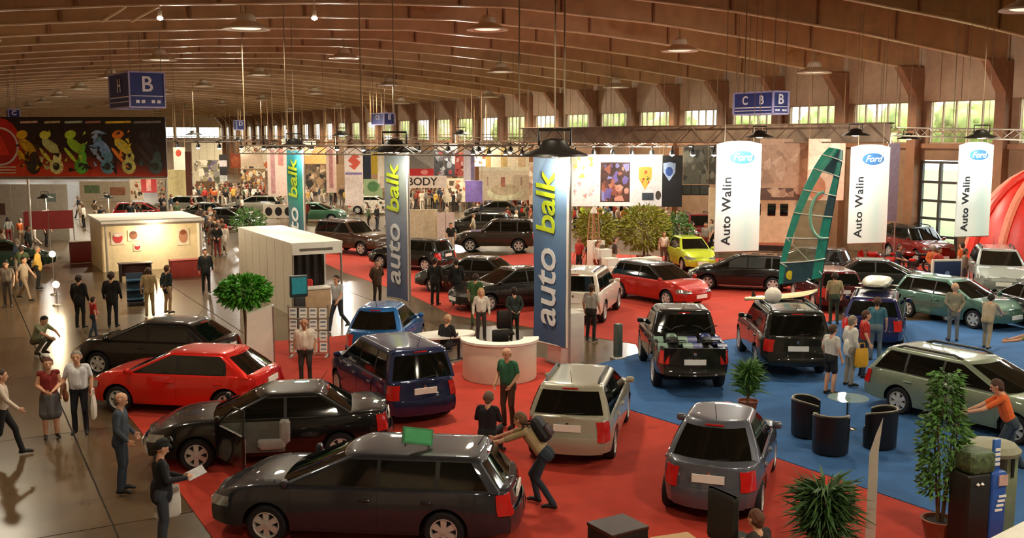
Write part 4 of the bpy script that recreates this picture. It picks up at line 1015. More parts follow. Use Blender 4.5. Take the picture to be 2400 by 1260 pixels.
# small lit roof spots and suspension rods seen against the roof
M_spot = mat('lit_spot', '#fff4e0', .3, emit=14, var=0)
for px, lab in ((375, 'left one of the two bright spot lamps on the roof'), (737, 'right one of the two bright spot lamps on the roof')):
    p = P(px, 42, 36); t = thing('spot_lamp', lab, 'lamp', p)
    part('bulb', MB().lathe([(.001, -.09), (.1, -.05), (.11, .02), (.001, .06)], 12), M_spot, t); part('holder', MB().lathe([(.08, .0), (.07, .25), (.02, .3), (.02, zdeck(p.x)-p.z)], 10), M_lampw, t)
for (px, y0, y1, d, lab) in ((672, 10, 300, 38, 'long pale suspension rod left of the middle of the picture'), (1322, 0, 345, 27.5, 'suspension rod above the nearest lettered banner'), (1745, 0, 215, 37, 'suspension rod above the sign with C and B')):
    a, b = P(px, y1, d), P(px, y0, d); t = tag(part('suspension_rod', MB().tube([(0, 0, 0), (0, 0, zdeck(a.x)-a.z-.02)], .022, 6).lathe([(.001, -.06), (.05, -.03), (.03, .04)], 8), M_wire, None, a), lab, 'rod')

sp_b = MB().lathe([(.001, -.12), (.13, -.06), (.15, .04), (.06, .12), (.001, .13)], 10).mesh('bulb', 50); sp_b.materials.append(M_spot)
sp_h = MB().lathe([(.16, -.02), (.14, .18), (.05, .26), (.03, .5)], 10).mesh('housing', 50); sp_h.materials.append(M_black)
sp_c = MB().box((0, 0, .43), (.5, .5, .05)).mesh('clamp', 0); sp_c.materials.append(M_black)
for i, (a, b) in enumerate(BARS[1:3]):
    for k in range(14):
        q = a.lerp(b, (k+.5)/14); t = thing('spot_lamp', 'small lit spot, %s from the left on the thin truss over %s' % (('first', 'second', 'third', 'fourth', 'fifth', 'sixth', 'seventh', 'eighth', 'ninth', 'tenth', 'eleventh', 'twelfth', 'thirteenth', 'fourteenth')[k], ('the far stands', 'the white stand wall')[i]), 'lamp', (q.x, q.y, q.z-.6), group='small spots on the far trusses'); link('bulb', sp_b, t); link('housing', sp_h, t); link('clamp', sp_c, t)
# ================================================================== booths, furniture, plants
def holder(name, lab, cat, px, py, rot=0.0, grp=None, scale=None): return thing(name, lab, cat, G(px, py), rot, grp, scale)
# white booth: hall aligned, near corner at its foot
p = G(690, 742); t = thing('booth', 'white exhibition booth with panelled side wall behind the teal banner', 'booth', p)
BW, BL, BH = 1.75, 7.4, 2.5
for k in range(7): part('wall_panel', MB().box((0, (k+.5)*BL/7, BH/2), (.06, BL/7-.03, BH)), M_white, t, smooth=0)
for k in range(8): part('upright', MB().tube([(0, k*BL/7, 0), (0, k*BL/7, BH)], .03, 6), M_alu, t)
part('roof', MB().box((BW/2, BL/2, BH+.04), (BW+.1, BL+.1, .08)), M_white, t, smooth=0)
part('fascia', MB().box((BW/2, -.03, BH-.17), (BW+.06, .06, .34)), M_white, t, smooth=0)
part('fascia_caption', MB().box((BW/2-.05, -.063, BH-.17), (1.2, .01, .09)), colr('#6a6258'), t, smooth=0)
part('rear_wall', MB().box((BW/2, BL, BH/2), (BW, .06, BH)), M_white, t, smooth=0); part('far_wall', MB().box((BW, BL*.62, BH/2), (.06, BL*.75, BH)), M_white, t, smooth=0)
part('upright', MB().tube([(BW, 0, 0), (BW, 0, BH)], .04, 6), M_alu, t)
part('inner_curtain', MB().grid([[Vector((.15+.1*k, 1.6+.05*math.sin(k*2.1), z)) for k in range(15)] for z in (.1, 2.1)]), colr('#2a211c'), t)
c = thing('armchair', 'red armchair inside the white booth', 'chair', p+Vector((.75, .9, 0)), 0)
rc = colr('#c3221a', .7)
part('seat', MB().bbox((0, 0, .3), (.62, .6, .24), .05), rc, c); part('backrest', MB().bbox((0, .28, .75), (.62, .14, .75), .05), rc, c)
for sx in (-1, 1): part('armrest', MB().bbox((sx*.33, 0, .48), (.12, .6, .4), .04), rc, c)
for sx in (-1, 1):
    for sy in (-1, 1): part('leg', MB().tube([(sx*.26, sy*.24, 0), (sx*.26, sy*.24, .2)], .025, 6), M_alu, c)
c = holder('counter', 'beige counter at the corner of the white booth', 'counter', 742, 742)
part('front_panel', MB().bbox((0, 0, .5), (.9, .5, 1.0), .02), mat('beige_laminate', '#c9a884', .5), c); part('top', MB().bbox((0, 0, 1.03), (1.0, .6, .06), .02), M_white, c)
# kiosk with a teal screen and the brochure rack in front of it
k = holder('kiosk', 'dark kiosk with a teal screen under the teal banner', 'kiosk', 702, 800)
part('column', MB().bbox((0, 0, .7), (.35, .3, 1.4), .03), M_black, k); s = part('screen_case', MB().bbox((0, -.05, 1.72), (.55, .14, .66), .03), mat('teal_case', '#28454a', .4), k)
part('screen', MB().box((0, -.125, 1.74), (.45, .012, .5)), mat('teal_screen', '#2f7f86', .2, emit=.25), s, smooth=0)
c = holder('brochure_rack', 'wire brochure rack with rows of white leaflets beside the white planter', 'rack', 725, 836, frame_rot(0))
fr = MB()
for x in (-.56, .56): fr.tube([(x, 0, 0), (x, .0, 1.5)], .02, 6)
for z in (.1, .45, .78, 1.11, 1.44): fr.tube([(-.56, 0, z), (.56, 0, z)], .014, 5)
for x in (-.28, 0, .28): fr.tube([(x, 0, .1), (x, 0, 1.44)], .01, 5)
part('frame', fr, M_alu, c)
for x in (-.5, .5): part('foot', MB().bbox((x, 0, .02), (.08, .5, .04), .01), M_alu, c)
lf = MB().box((0, 0, 0), (.21, .012, .27)).mesh('leaflet', 0); lf.materials.append(M_plate); lf2 = MB().box((0, -.002, .07), (.15, .012, .05)).box((0, -.002, -.05), (.15, .012, .03)).mesh('print', 0); lf2.materials.append(colr('#7d8a9c'))
for i in range(4):
    for j in range(4):
        o = link('leaflet', lf, c, (-.42+.28*i, -.04, .29+.33*j), (-.15, 0, 0)); link('print', lf2, o, (0, -.006, 0))
# leaf meshes
def leafmass(n, fn, lw, ll, seed, name='foliage', m=None, curl=.3, fold=.25):
    """n separate bent leaves; fn(rand) gives (position, direction)"""
    r = random.Random(seed); mb = MB()
    for i in range(n):
        p, d = fn(r); d = Vector(d).normalized(); u = d.cross(Vector((r.uniform(-1, 1), r.uniform(-1, 1), r.uniform(.2, 1))))
        if u.length < .05: continue
        u.normalize(); w = d.cross(u); L = ll*r.uniform(.7, 1.25); h = lw*r.uniform(.7, 1.2)/2; p = Vector(p)
        a = p; m1 = p+d*L*.45+w*L*.06; e = p+d*L-Vector((0, 0, curl*L*r.uniform(.3, 1)))
        mb.add([a, m1+u*h, m1-w*h*fold*2, m1-u*h, e], [(0, 1, 2), (0, 2, 3), (1, 4, 2), (2, 4, 3)])
    me = mb.mesh(name, 0); me.materials.append(m); return me
M_lfb = mat('bright_leaves', '#4f9a2c', .5, var=.4, scale=9); M_lfd = mat('dark_leaves', '#3a5a28', .55, var=.5, scale=7); M_lfm = mat('mid_green_leaves', '#4f7a34', .55, var=.45, scale=7); M_lfy = mat('olive_leaves', '#8c8f2c', .6, var=.4, scale=5)
M_bark = mat('bark', '#6a5138', .85, var=.3, scale=12); M_pot = mat('terracotta', '#8a4a30', .75); M_soil = mat('soil', '#2a2018', .95)
def ball(c, rx, rz):
    def f(r):
        while True:
            v = Vector((r.uniform(-1, 1), r.uniform(-1, 1), r.uniform(-1, 1)))
            if .25 < v.length < 1: break
        return Vector(c)+Vector((v.x*rx, v.y*rx, v.z*rz)), (v.x, v.y, v.z*.6+r.uniform(-.2, .5))
    return f
c = holder('planter', 'tall white tapered planter slab left of the brochure rack', 'planter', 610, 868, frame_rot(-14))
part('slab', MB().add([(-.36, -.12, 0), (.36, -.12, 0), (.36, .3, 0), (-.36, .3, 0), (-.30, -.08, 1.55), (.36, -.1, 1.75), (.36, .26, 1.75), (-.30, .24, 1.55)], [(3, 2, 1, 0), (4, 5, 6, 7), (0, 1, 5, 4), (1, 2, 6, 5), (2, 3, 7, 6), (3, 0, 4, 7)]), M_white, c, smooth=0)
part('edge_trim', MB().box((.38, .08, .87), (.03, .4, 1.75)), M_alu, c, smooth=0)
c = holder('potted_tree', 'bright green leafy tree standing behind the white planter slab', 'plant', 585, 862)
part('trunk', MB().tube([(0, .3, 0), (.03, .32, 1.0), (-.02, .3, 1.6), (0, .3, 2.1)], [.06, .05, .04, .03], 8), M_bark, c)
for k in range(5): q = k*1.26; part('branch', MB().tube([(0, .3, 1.6), (.3*math.cos(q), .3+.3*math.sin(q), 2.0), (.5*math.cos(q), .3+.5*math.sin(q), 2.2)], [.03, .02, .01], 6), M_bark, c)
stuff(link('foliage', leafmass(1300, ball((0, .3, 2.08), .66, .38), .10, .19, 3, m=M_lfb), c))
part('pot', MB().lathe([(.2, 0), (.26, .4), (.28, .42), (.25, .42), (.22, .36), (.001, .36)], 16, M=T(0, .3, 0)), M_pot, c)
# reception counter
p = G(1170, 905); d2 = Vector((FV.x, FV.y, 0)).normalized(); p = p+d2*1.0
c = thing('reception_counter', 'curved white reception counter left of the nearest banner', 'counter', p, frame_rot(0))
a0, a1 = math.radians(172), math.radians(368)
part('front_shell', MB().lathe([(.9, 0), (.94, .02), (.96, .06), (.96, 1.0), (.93, 1.0), (.93, .0)], 36, a0=a0, a1=a1), mat('white_laminate', '#e4e2cf', .4, var=.03), c)
part('top', MB().lathe([(.62, 1.0), (1.02, 1.0), (1.02, 1.06), (.62, 1.06), (.62, 1.0)], 36, a0=a0, a1=a1), M_white, c)
part('plinth', MB().lathe([(.9, 0), (.9, .06), (.001, .06)], 32), M_alu, c)
part('inner_shelf', MB().lathe([(.35, .70), (.92, .70), (.92, .74), (.35, .74), (.35, .70)], 28, a0=a0, a1=a1), colr('#3a352e'), c)
c2 = thing('monitor', 'black monitor standing on the reception counter', 'monitor', p+Vector((.05, .05, .76)), frame_rot(180-20))
part('case', MB().bbox((0, 0, .32), (.46, .06, .34), .02), M_black, c2); part('stand', MB().lathe([(.12, 0), (.11, .02), (.03, .04), (.03, .2)], 14), M_black, c2)
c = holder('desk', 'oval white desk left of the reception counter', 'desk', 1040, 845)
part('top', MB().prism([(q[0], q[1]) for q in ellipse(.95, .55, 32)], .72, .77), M_white, c); part('apron', MB().lathe([(.42, .08), (.42, .72)], 24, M=Matrix.Diagonal((1.5, .8, 1, 1))), mat('desk_grey', '#8d8d80', .5), c); part('base', MB().lathe([(.5, 0), (.5, .06), (.001, .07)], 24), M_alu, c)
c = holder('office_chair', 'black office chair behind the oval white desk', 'chair', 1185, 815)
def office_chair(c, m):
    part('seat', MB().bbox((0, 0, .47), (.48, .48, .09), .03), m, c); part('backrest', MB().bbox((0, -.23, .82), (.46, .09, .55), .04), m, c); part('column', MB().tube([(0, 0, .08), (0, 0, .44)], .03, 8), M_alu, c)
    for k in range(5): q = k*2*math.pi/5; part('base_arm', MB().tube([(0, 0, .1), (.28*math.cos(q), .28*math.sin(q), .07)], .02, 5), M_alu, c); part('castor', MB().lathe([(.001, -.03), (.03, -.02), (.03, .02), (.001, .03)], 8, M=T(.28*math.cos(q), .28*math.sin(q), .033)), M_black, c)
office_chair(c, mat('black_leather', '#14120f', .45)); c.rotation_euler.z = H(170)
# tub chairs round a glass table
def tub(px, py, h, lab):
    c = holder('tub_chair', lab, 'chair', px, py, H(h), 'black tub chairs round the glass table'); lt = mat('black_hide', '#101012', .38)
    g = math.radians(52); b0, b1 = math.pi/2+g, math.pi*2+math.pi/2-g
    rows = []
    for i in range(25):
        q = lerp(b0, b1, i/24); hh = .82-.10*abs(i/12-1)**3; rows.append([Vector((r*math.cos(q), r*math.sin(q), z)) for r, z in ((.30, .34), (.31, hh-.02), (.335, hh), (.36, hh-.02), (.345, .06), (.33, .05))])
    part('shell', MB().grid(rows, flip=False).add(rows[0], [tuple(range(6))]).add(rows[-1], [tuple(range(5, -1, -1))]), lt, c)
    part('rim_piping', MB().tube([Vector((.335*math.cos(lerp(b0, b1, i/24)), .335*math.sin(lerp(b0, b1, i/24)), .83-.10*abs(i/12-1)**3)) for i in range(25)], .014, 5), colr('#a9a08c', .5), c)
    part('seat_cushion', MB().lathe([(.30, .08), (.31, .36), (.28, .43), (.001, .44)], 22), lt, c); part('foot_ring', MB().lathe([(.30, 0), (.31, .06), (.28, .06)], 22), M_black, c)
tub(1893, 1022, 110, 'black tub chair nearest the man in black shorts'); tub(1945, 1062, 20, 'black tub chair with its back to the camera'); tub(2058, 1048, -60, 'black tub chair right of the glass table')
c = holder('glass_table', 'small round glass table between the black tub chairs', 'table', 1985, 1005)
part('top', MB().lathe([(.001, .68), (.42, .68), (.43, .69), (.42, .70), (.001, .70)], 28), mat('green_glass', '#a8c4b8', .05, alpha=.35, var=.02), c); part('leg', MB().tube([(0, 0, .03), (0, 0, .68)], .035, 8), M_chrome, c); part('foot', MB().lathe([(.22, 0), (.2, .02), (.04, .05)], 20), M_chrome, c)
# post, display stand and desk corner in the near right
M_post = mat('brushed_post', '#cfcbc0', .3, metal=.25, var=.05)
c = holder('metal_post', 'slim brushed metal post with a bent flat head at the bottom right', 'post', 2036, 1330, frame_rot(25))
part('shaft', MB().add([(-.07, -.03, 0), (.07, -.03, 0), (.07, .03, 0), (-.07, .03, 0), (-.06, -.03, 1.72), (.06, -.03, 1.75), (.06, .03, 1.75), (-.06, .03, 1.72)], [(3, 2, 1, 0), (4, 5, 6, 7), (0, 1, 5, 4), (1, 2, 6, 5), (2, 3, 7, 6), (3, 0, 4, 7)]), M_post, c, smooth=0)
part('head', MB().add([(-.06, -.03, 1.72), (.06, -.03, 1.75), (.06, .03, 1.75), (-.06, .03, 1.72), (.02, -.03, 2.02), (.10, -.03, 2.25), (.10, .03, 2.25), (.02, .03, 2.02)], [(3, 2, 1, 0), (4, 5, 6, 7), (0, 1, 5, 4), (1, 2, 6, 5), (2, 3, 7, 6), (3, 0, 4, 7)]), M_post, c, smooth=0); part('foot', MB().lathe([(.25, 0), (.24, .02), (.05, .04)], 20), M_post, c)
c = holder('display_stand', 'black and blue display stand with white lettering at the bottom right', 'display', 2285, 1285, frame_rot(-18))
part('black_column', MB().bbox((-.17, 0, .62), (.42, .42, 1.24), .03), M_black, c); b = part('blue_panel', MB().bbox((.20, .0, .62), (.28, .4, 1.24), .02), colr('#2a55a8', .4), c)
[part('lettering', MB().box((.20+.02*k, -.206, .66+.07*k), (.13, .012, .035)), M_plate, b, smooth=0) for k in range(4)]; g = part('top_box', MB().bbox((-.1, 0, 1.40), (.46, .4, .3), .04), mat('green_mottled', '#4a5a3a', .6, var=.6, scale=14), c)
b2 = part('slanted_sign', MB().bbox((.26, -.03, 1.45), (.13, .05, .5), .01), colr('#3a66b4', .4), c, None, (0, .0, 0)); [part('lettering', MB().box((.265, -.06, 1.32+.075*k), (.09, .012, .045)), M_plate, b2, smooth=0) for k in range(4)]
part('pink_card', MB().box((.25, -.215, 1.12), (.16, .02, .16)), colr('#c9a8a0'), c, smooth=0)
for x in (-.22, -.14): part('lamp', MB().lathe([(.001, -.03), (.03, 0), (.001, .03)], 10, M=T(x, -.22, 1.1)), M_plate, c)
c = holder('display_post', 'pale green pillar with a rounded top behind the display stand', 'post', 2330, 1240, frame_rot(-15))
part('pillar', MB().bbox((.14, 0, .65), (.26, .3, 1.3), .03), mat('pale_green_paint', '#7d8a68', .5), c); part('hood', MB().lathe([(.42, 1.3), (.44, 1.36), (.36, 1.44), (.001, 1.47)], 22, M=T(-.15, 0, 0)), mat('stone_hood', '#8c8a70', .6), c); part('slot', MB().box((.14, -.16, 1.05), (.05, .02, .3)), M_black, c, smooth=0); part('mast', MB().tube([(-.15, 0, 0), (-.15, 0, 1.32)], .05, 8), M_alu, c)
ta, tb = G(2300, 1266, 1.0), G(2440, 1196, 1.0); tq = (tb-ta).normalized(); tp = (ta+tb)/2+Vector((tq.y, -tq.x, 0))*.37; c = thing('white_desk', 'white desk top cut by the bottom right corner', 'desk', (tp.x, tp.y, 0), math.atan2(tq.y, tq.x))
part('top', MB().bbox((0, 0, .97), (2.0, .7, .06), .02), M_white, c); part('front_panel', MB().bbox((0, .2, .47), (1.9, .05, .94), .01), M_white, c)
tp = G(1448, 1228, .78); c = thing('cube_table', 'black cube table with a dark brown top at the bottom edge', 'table', (tp.x, tp.y, 0), frame_rot(-32))
part('top', MB().bbox((0, 0, .76), (.66, .6, .05), .01), mat('wenge_wood', '#3a281e', .35, var=.2, scale=10), c); part('carcass', MB().bbox((0, 0, .37), (.64, .58, .74), .01), M_black, c); part('shelf_trim', MB().box((.15, -.3, .55), (.3, .02, .03)), M_alu, c, smooth=0)
tp = G(1570, 1258, .74); c = thing('wooden_table', 'pale wooden table top showing at the bottom edge', 'table', (tp.x, tp.y-.2, 0), frame_rot(-20))
part('top', MB().bbox((0, 0, .72), (.62, .6, .04), .02), mat('beech', '#c89a62', .45, var=.12, scale=4, stretch=(1, 8, 1)), c)
for sx in (-1, 1):
    for sy in (-1, 1): part('leg', MB().tube([(sx*.26, sy*.25, 0), (sx*.26, sy*.25, .70)], .025, 6), M_alu, c)
c = holder('office_chair', 'dark office chair at the bottom edge behind the small grey hatchback', 'chair', 1728, 1375, H(60), None, 1.3); office_chair(c, mat('dark_cloth', '#24231e', .8))
# plants
def tuft(px, py, lab, n, hh, rad, ll, m, seed, lw=.05, name='dracaena', stem=.35):
    c = holder(name, lab, 'plant', px, py)
    part('pot', MB().lathe([(.17, 0), (.22, .28), (.24, .3), (.21, .3), (.19, .25), (.001, .25)], 18), M_pot, c)
    part('stem', MB().tube([(0, 0, .2), (.02, .01, hh*.5), (0, 0, hh*.85)], [.035, .03, .02], 7), M_bark, c)
    def f(r):
        z = lerp(stem, hh, r.random()**.7); q = r.uniform(0, 6.28); return (.03*math.cos(q), .03*math.sin(q), z), (math.cos(q)*rad, math.sin(q)*rad, r.uniform(.15, 1.1))
    stuff(link('foliage', leafmass(n, f, lw, ll, seed, m=m, curl=.55), c)); return c
tuft(1752, 968, 'tall grassy plant between the grey hatchback and the pickup', 420, 1.0, .55, .48, M_lfm, 1)
tuft(1928, 1335, 'bushy dark green plant at the bottom edge', 700, 1.15, .9, .62, M_lfd, 2, .055)
c = holder('potted_fig', 'tall thin fig tree in a terracotta pot at the right', 'plant', 2200, 1262)
part('pot', MB().lathe([(.20, 0), (.27, .30), (.29, .33), (.25, .33), (.23, .28), (.001, .28)], 20), M_pot, c); part('soil', MB().lathe([(.23, .29), (.001, .3)], 18), M_soil, c)
for k in range(4):
    q = k*1.7; part('stem', MB().tube([(.04*math.cos(q), .04*math.sin(q), .28), (.10*math.cos(q), .10*math.sin(q), 1.0), (.22*math.cos(q), .18*math.sin(q), 1.8), (.15*math.cos(q+1), .2*math.sin(q), 2.4)], [.022, .018, .014, .006], 6), M_bark, c)
def figf(r):
    z = r.uniform(.75, 2.65); w = (.36 if z < 1.9 else .26)*(1-.3*abs(z-1.5)/1.2); q = r.uniform(0, 6.28); k = w*r.random()**.5; return (k*math.cos(q), k*math.sin(q), z), (math.cos(q), math.sin(q), r.uniform(-.5, .6))
stuff(link('foliage', leafmass(1500, figf, .065, .13, 8, m=M_lfm), c))
def bush(px, py, lab, rx, rz, zc, m, seed, n=1500, lw=.1, ll=.24):
    c = holder('bush', lab, 'plant', px, py); stuff(link('foliage', leafmass(n, ball((0, 0, zc), rx, rz), lw, ll, seed, m=m), c))
    part('trunk', MB().tube([(0, 0, 0), (.05, 0, zc*.6), (0, 0, zc)], [.08, .06, .03], 7), M_bark, c); part('pot', MB().lathe([(.3, 0), (.38, .4), (.34, .4), (.001, .36)], 16), M_pot, c)
bush(1395, 620, 'olive green bush right of the nearest lettered banner', 1.0, .95, 1.75, M_lfy, 4)
bush(1508, 616, 'large olive green bush in front of the white stand wall', 1.3, 1.1, 1.75, M_lfy, 5, 1900)
bush(1588, 612, 'small dark olive bush at the right end of the bushes', .7, .9, 1.5, M_lfm, 6, 700)
bush(585, 560, 'small green bush far behind the white booth', 1.0, .8, 1.1, M_lfm, 7, 700)
# lattice tower, display steps
c = holder('lattice_tower', 'slim tapering lattice tower in front of the olive bush', 'tower', 1390, 652)
mb = MB()
for sx in (-1, 1):
    for sy in (-1, 1): mb.tube([(sx*.28, sy*.28, 0), (sx*.12, sy*.12, 2.9)], .035, 5)
part('legs', mb, mat('tan_paint', '#b88a62', .6), c)
for k in range(12):
    z = .2+k*.23; w = lerp(.28, .12, z/2.9); part('ring', MB().tube([(-w, -w, z), (w, -w, z), (w, w, z), (-w, w, z)], .022, 4, closed=True), mat('tan_paint'), c)
part('cap', MB().lathe([(.16, 2.9), (.12, 3.05), (.001, 3.2)], 10), M_white, c)
c = holder('display_steps', 'stepped white display boxes left of the yellow car', 'display', 1470, 668)
for k in range(5): part('box', MB().bbox((-.15+.0*k, k*.55, .2+.22*k), (.62, .5, .4+.44*k*.5), .02), M_white, c)
for k in range(3): 
    b = part('carton', MB().bbox((1.0+.75*k, 1.6, .45), (.65, .6, .9), .02), M_white, c); part('print', MB().box((1.0+.75*k, 1.29, .5), (.4, .01, .4)), colr(('#c83a2a', '#3a3a44', '#b8a090')[k]), b, smooth=0)
c = holder('sign_pedestal', 'slim grey sign pedestal on the bare floor left of the pickup', 'pedestal', 1448, 840); part('shaft', MB().bbox((0, 0, .5), (.2, .2, 1.0), .02), mat('grey_green_metal', '#5d6a60', .5), c); part('base', MB().bbox((0, 0, .03), (.34, .34, .06), .02), M_white, c)
# ------------------------------------------------------------------ left stand: lit cabin, desks
p = G(250, 642); t = thing('lit_cabin', 'low lit cream cabin with portrait posters under the billboard', 'booth', p)
LW, LD, LH = 4.3, 5.0, 2.3
part('front_wall', MB().box((LW/2, .8, LH/2), (LW, .1, LH)), M_cream, t, smooth=0); part('side_wall', MB().box((0, LD/2+.4, LH/2), (.1, LD-.8, LH)), M_cream, t, smooth=0); part('side_wall', MB().box((LW, LD/2, LH/2), (.1, LD, LH)), M_white, t, smooth=0)
part('roof', MB().box((LW/2, LD/2, LH+.06), (LW+.3, LD+.3, .12)), M_white, t, smooth=0); part('fascia', MB().box((LW/2, -.1, LH+.02), (LW+.3, .06, .26)), mat('grey_fascia', '#8c7d68', .6), t, smooth=0)
for x in (.05, LW-.05): part('post', MB().tube([(x, 0, 0), (x, 0, LH)], .05, 8), M_alu, t)
for k, (x, z, w_, h_, c1, c2) in enumerate([(.65, 1.55, .6, .6, '#c03a3a', '#e8dcd0'), (1.35, 1.65, .5, .5, '#8a5a40', '#6a4030'), (1.5, 1.1, .35, .35, '#b03030', '#e0d0c0'), (3.6, 1.5, .55, .8, '#b07a5a', '#8a5030')]):
    q = part('poster', MB().box((x, .73, z), (w_, .03, h_)), colr('#e2d2b8'), t, smooth=0); part('portrait', MB().plate(el(w_*.36, h_*.4, x, z+.02, 16), .70, .715), colr(c1), q, smooth=0); part('portrait_hair', MB().plate(el(w_*.3, h_*.14, x, z+h_*.26, 14), .695, .70), colr(c2), q, smooth=0)
light('POINT', 'cabin_light', tuple(p+Vector((LW/2, -.2, LH-.35))), 160, (1, .84, .6), radius=.3)
M_dred = mat('dark_red_panel', '#7a1a18', .5, var=.1)
c = holder('red_counter', 'dark red counter left of the lit cabin', 'counter', 208, 612); part('front', MB().bbox((0, 0, .5), (1.7, .6, 1.0), .02), M_dred, c); part('top', MB().bbox((0, 0, 1.03), (1.8, .7, .06), .02), mat('grey_top', '#8a7a6a', .5), c)
c = holder('red_partition', 'pair of dark red partition panels under the left billboard', 'partition', 118, 590)
for k in (-1, 1): part('panel', MB().box((k*.62, 0, 1.75), (1.2, .08, 1.0)), M_dred, c, smooth=0)
for x in (-1.25, 0, 1.25): part('post', MB().tube([(x, 0, 0), (x, 0, 2.3)], .035, 6), M_alu, c)
c = thing('grey_stand_wall', 'grey stand wall under the left end of the billboard', 'partition', P(60, 462, 62)*1); c.location.z = 0; c.rotation_euler.z = frame_rot(0)
for k in range(3): part('panel', MB().box((-1.7+1.7*k, 0, 1.7), (1.66, .1, 3.4)), mat('grey_panel', '#8d8272', .6), c, smooth=0)
part('picture', MB().box((-1.9, -.06, 1.9), (1.3, .03, .7)), colr('#4a2a24'), c, smooth=0); part('picture', MB().box((1.5, -.06, 2.6), (.7, .03, .5)), colr('#5a6458'), c, smooth=0)
for k, (x, y, lab) in enumerate([(128, 690, 'lit globe lamp on a stand at the left'), (134, 715, 'lower lit globe lamp in front of the other')]):
    c = holder('floor_lamp', lab, 'lamp', x, y); z = (1.62, .78)[k]; part('pole', MB().tube([(0, 0, 0), (0, 0, z-.1)], .02, 6), M_alu, c); part('base', MB().lathe([(.16, 0), (.15, .03), (.02, .05)], 14), M_alu, c); part('globe', MB().lathe([(.001, -.13), (.09, -.09), (.13, 0), (.09, .09), (.001, .13)], 14, M=T(0, 0, z)), mat('lit_globe', '#ffe2ae', .3, emit=12, var=0), c)
    light('POINT', 'globe_light', tuple(c.location+Vector((0, 0, z+.2))), 120, (1, .78, .45), radius=.13)
c = holder('blue_stand', 'small blue shelf stand in the bright aisle at the left', 'stand', 320, 715)
for z in (.25, .6, .95): part('shelf', MB().bbox((0, 0, z), (.6, .4, .05), .01), colr('#2a4f6a'), c); 
part('back_panel', MB().bbox((0, .2, .6), (.6, .04, 1.2), .01), colr('#24384a'), c); part('base', MB().bbox((0, 0, .08), (.6, .4, .16), .01), M_black, c)
c = holder('desk', 'dark desk with stools in front of the lit cabin', 'desk', 318, 655); part('top', MB().bbox((0, 0, .74), (1.4, .6, .05), .01), colr('#3a2a24', .4), c)
for sx in (-1, 1): part('leg_panel', MB().bbox((sx*.62, 0, .36), (.06, .55, .72), .01), colr('#2a1e1a'), c)
part('modesty_panel', MB().bbox((0, .1, .42), (1.2, .04, .5), .01), colr('#4a2020'), c)
c = holder('red_table', 'long red clothed table in front of the lit cabin at its right', 'table', 440, 648); part('cloth', MB().bbox((0, 0, .38), (1.5, .6, .76), .03), colr('#8a2a20', .8), c); part('top', MB().bbox((0, 0, .78), (1.55, .65, .03), .01), colr('#a8402a', .8), c)
# ------------------------------------------------------------------ car extras
# sail behind the off-road car
d = 33.0; sc = P(1900, 322, d); t = thing('windsurf_sail', 'teal green windsurf sail standing behind the black off-road car', 'sail', (sc.x, sc.y, 0), frame_rot(0))
def sp(px, py): q = P(px, py, d)-sc; return (q.dot(RV), q.z+sc.z)
left = [(1836, 672), (1838, 620), (1850, 560), (1866, 500), (1886, 445), (1908, 395), (1928, 362), (1944, 345)]; right = [(1938, 655), (1944, 610), (1950, 560), (1957, 510), (1964, 460), (1970, 415), (1975, 378), (1976, 352)]
A = [Vector((sp(*a)[0], 0, sp(*a)[1])) for a in left]; B = [Vector((sp(*b)[0], 0, sp(*b)[1])) for b in right]
M_teal = mat('teal_sailcloth', '#1f8f7c', .45, var=.15); M_clearsail = mat('clear_sail_film', '#a8a080', .25, alpha=.45, var=.25); M_dsail = mat('dark_sailcloth', '#2a4a52', .45)
def sailpatch(i, f0, f1, g0=None, g1=None, n=6):
    g0 = f0 if g0 is None else g0; g1 = f1 if g1 is None else g1; rows = []
    for j in range(4):
        k = j/3; a = A[i].lerp(A[i+1], k); b = B[i].lerp(B[i+1], k); lo, hi = lerp(f0, g0, k), lerp(f1, g1, k)
        rows.append([a.lerp(b, lerp(lo, hi, q/n))+Vector((0, -.22*math.sin(math.pi*lerp(lo, hi, q/n)), 0)) for q in range(n+1)])
    return MB().patch(rows, (0, 1, 0), .015)
for i in range(7):
    edge = (.09, .12, .14, .17, .22, .3, .45)[i]; nx = (.12, .14, .17, .22, .3, .45, .6)[i]
    part('luff_panel', sailpatch(i, 0, edge, 0, nx), M_teal, t)
    m = M_dsail if i in (0,) or i > 4 else M_clearsail
    part('sail_panel', sailpatch(i, edge, .74, nx, .74 if i < 6 else .8), m, t); part('leech_panel', sailpatch(i, .74, 1, .74 if i < 6 else .8, 1), M_teal if i != 3 else M_dsail, t)
for i in range(1, 7): part('batten', MB().tube([A[i].lerp(B[i], k/6)+Vector((0, -.22*math.sin(math.pi*k/6)-.02, 0)) for k in range(7)], .022, 5), colr('#cfd8cc', .4), t)
part('batten', MB().tube([A[2]+Vector((0, -.05, 0)), B[0]+Vector((0, -.05, .1))], .022, 5), colr('#cfd8cc', .4), t); part('batten', MB().tube([A[1]+Vector((0, -.05, 0)), A[0].lerp(B[0], .7)+Vector((0, -.2, 0))], .022, 5), colr('#cfd8cc', .4), t)
part('mast', MB().tube([Vector((B[0].x, .03, .0)), B[0]+Vector((0, .03, 0))]+[b+Vector((0, .03, 0)) for b in B], .035, 7), mat('dark_mast', '#1f3a3a', .4), t)
cc = A[4].lerp(B[3], .8); part('wishbone', MB().tube([Vector((cc.x-.18+.42*math.cos(q), -.3, cc.z-.1+.75*math.sin(q))) for q in [math.pi*(.5+k/10) for k in range(11)]], .05, 7), mat('mint_boom', '#86c4ac', .4), t)
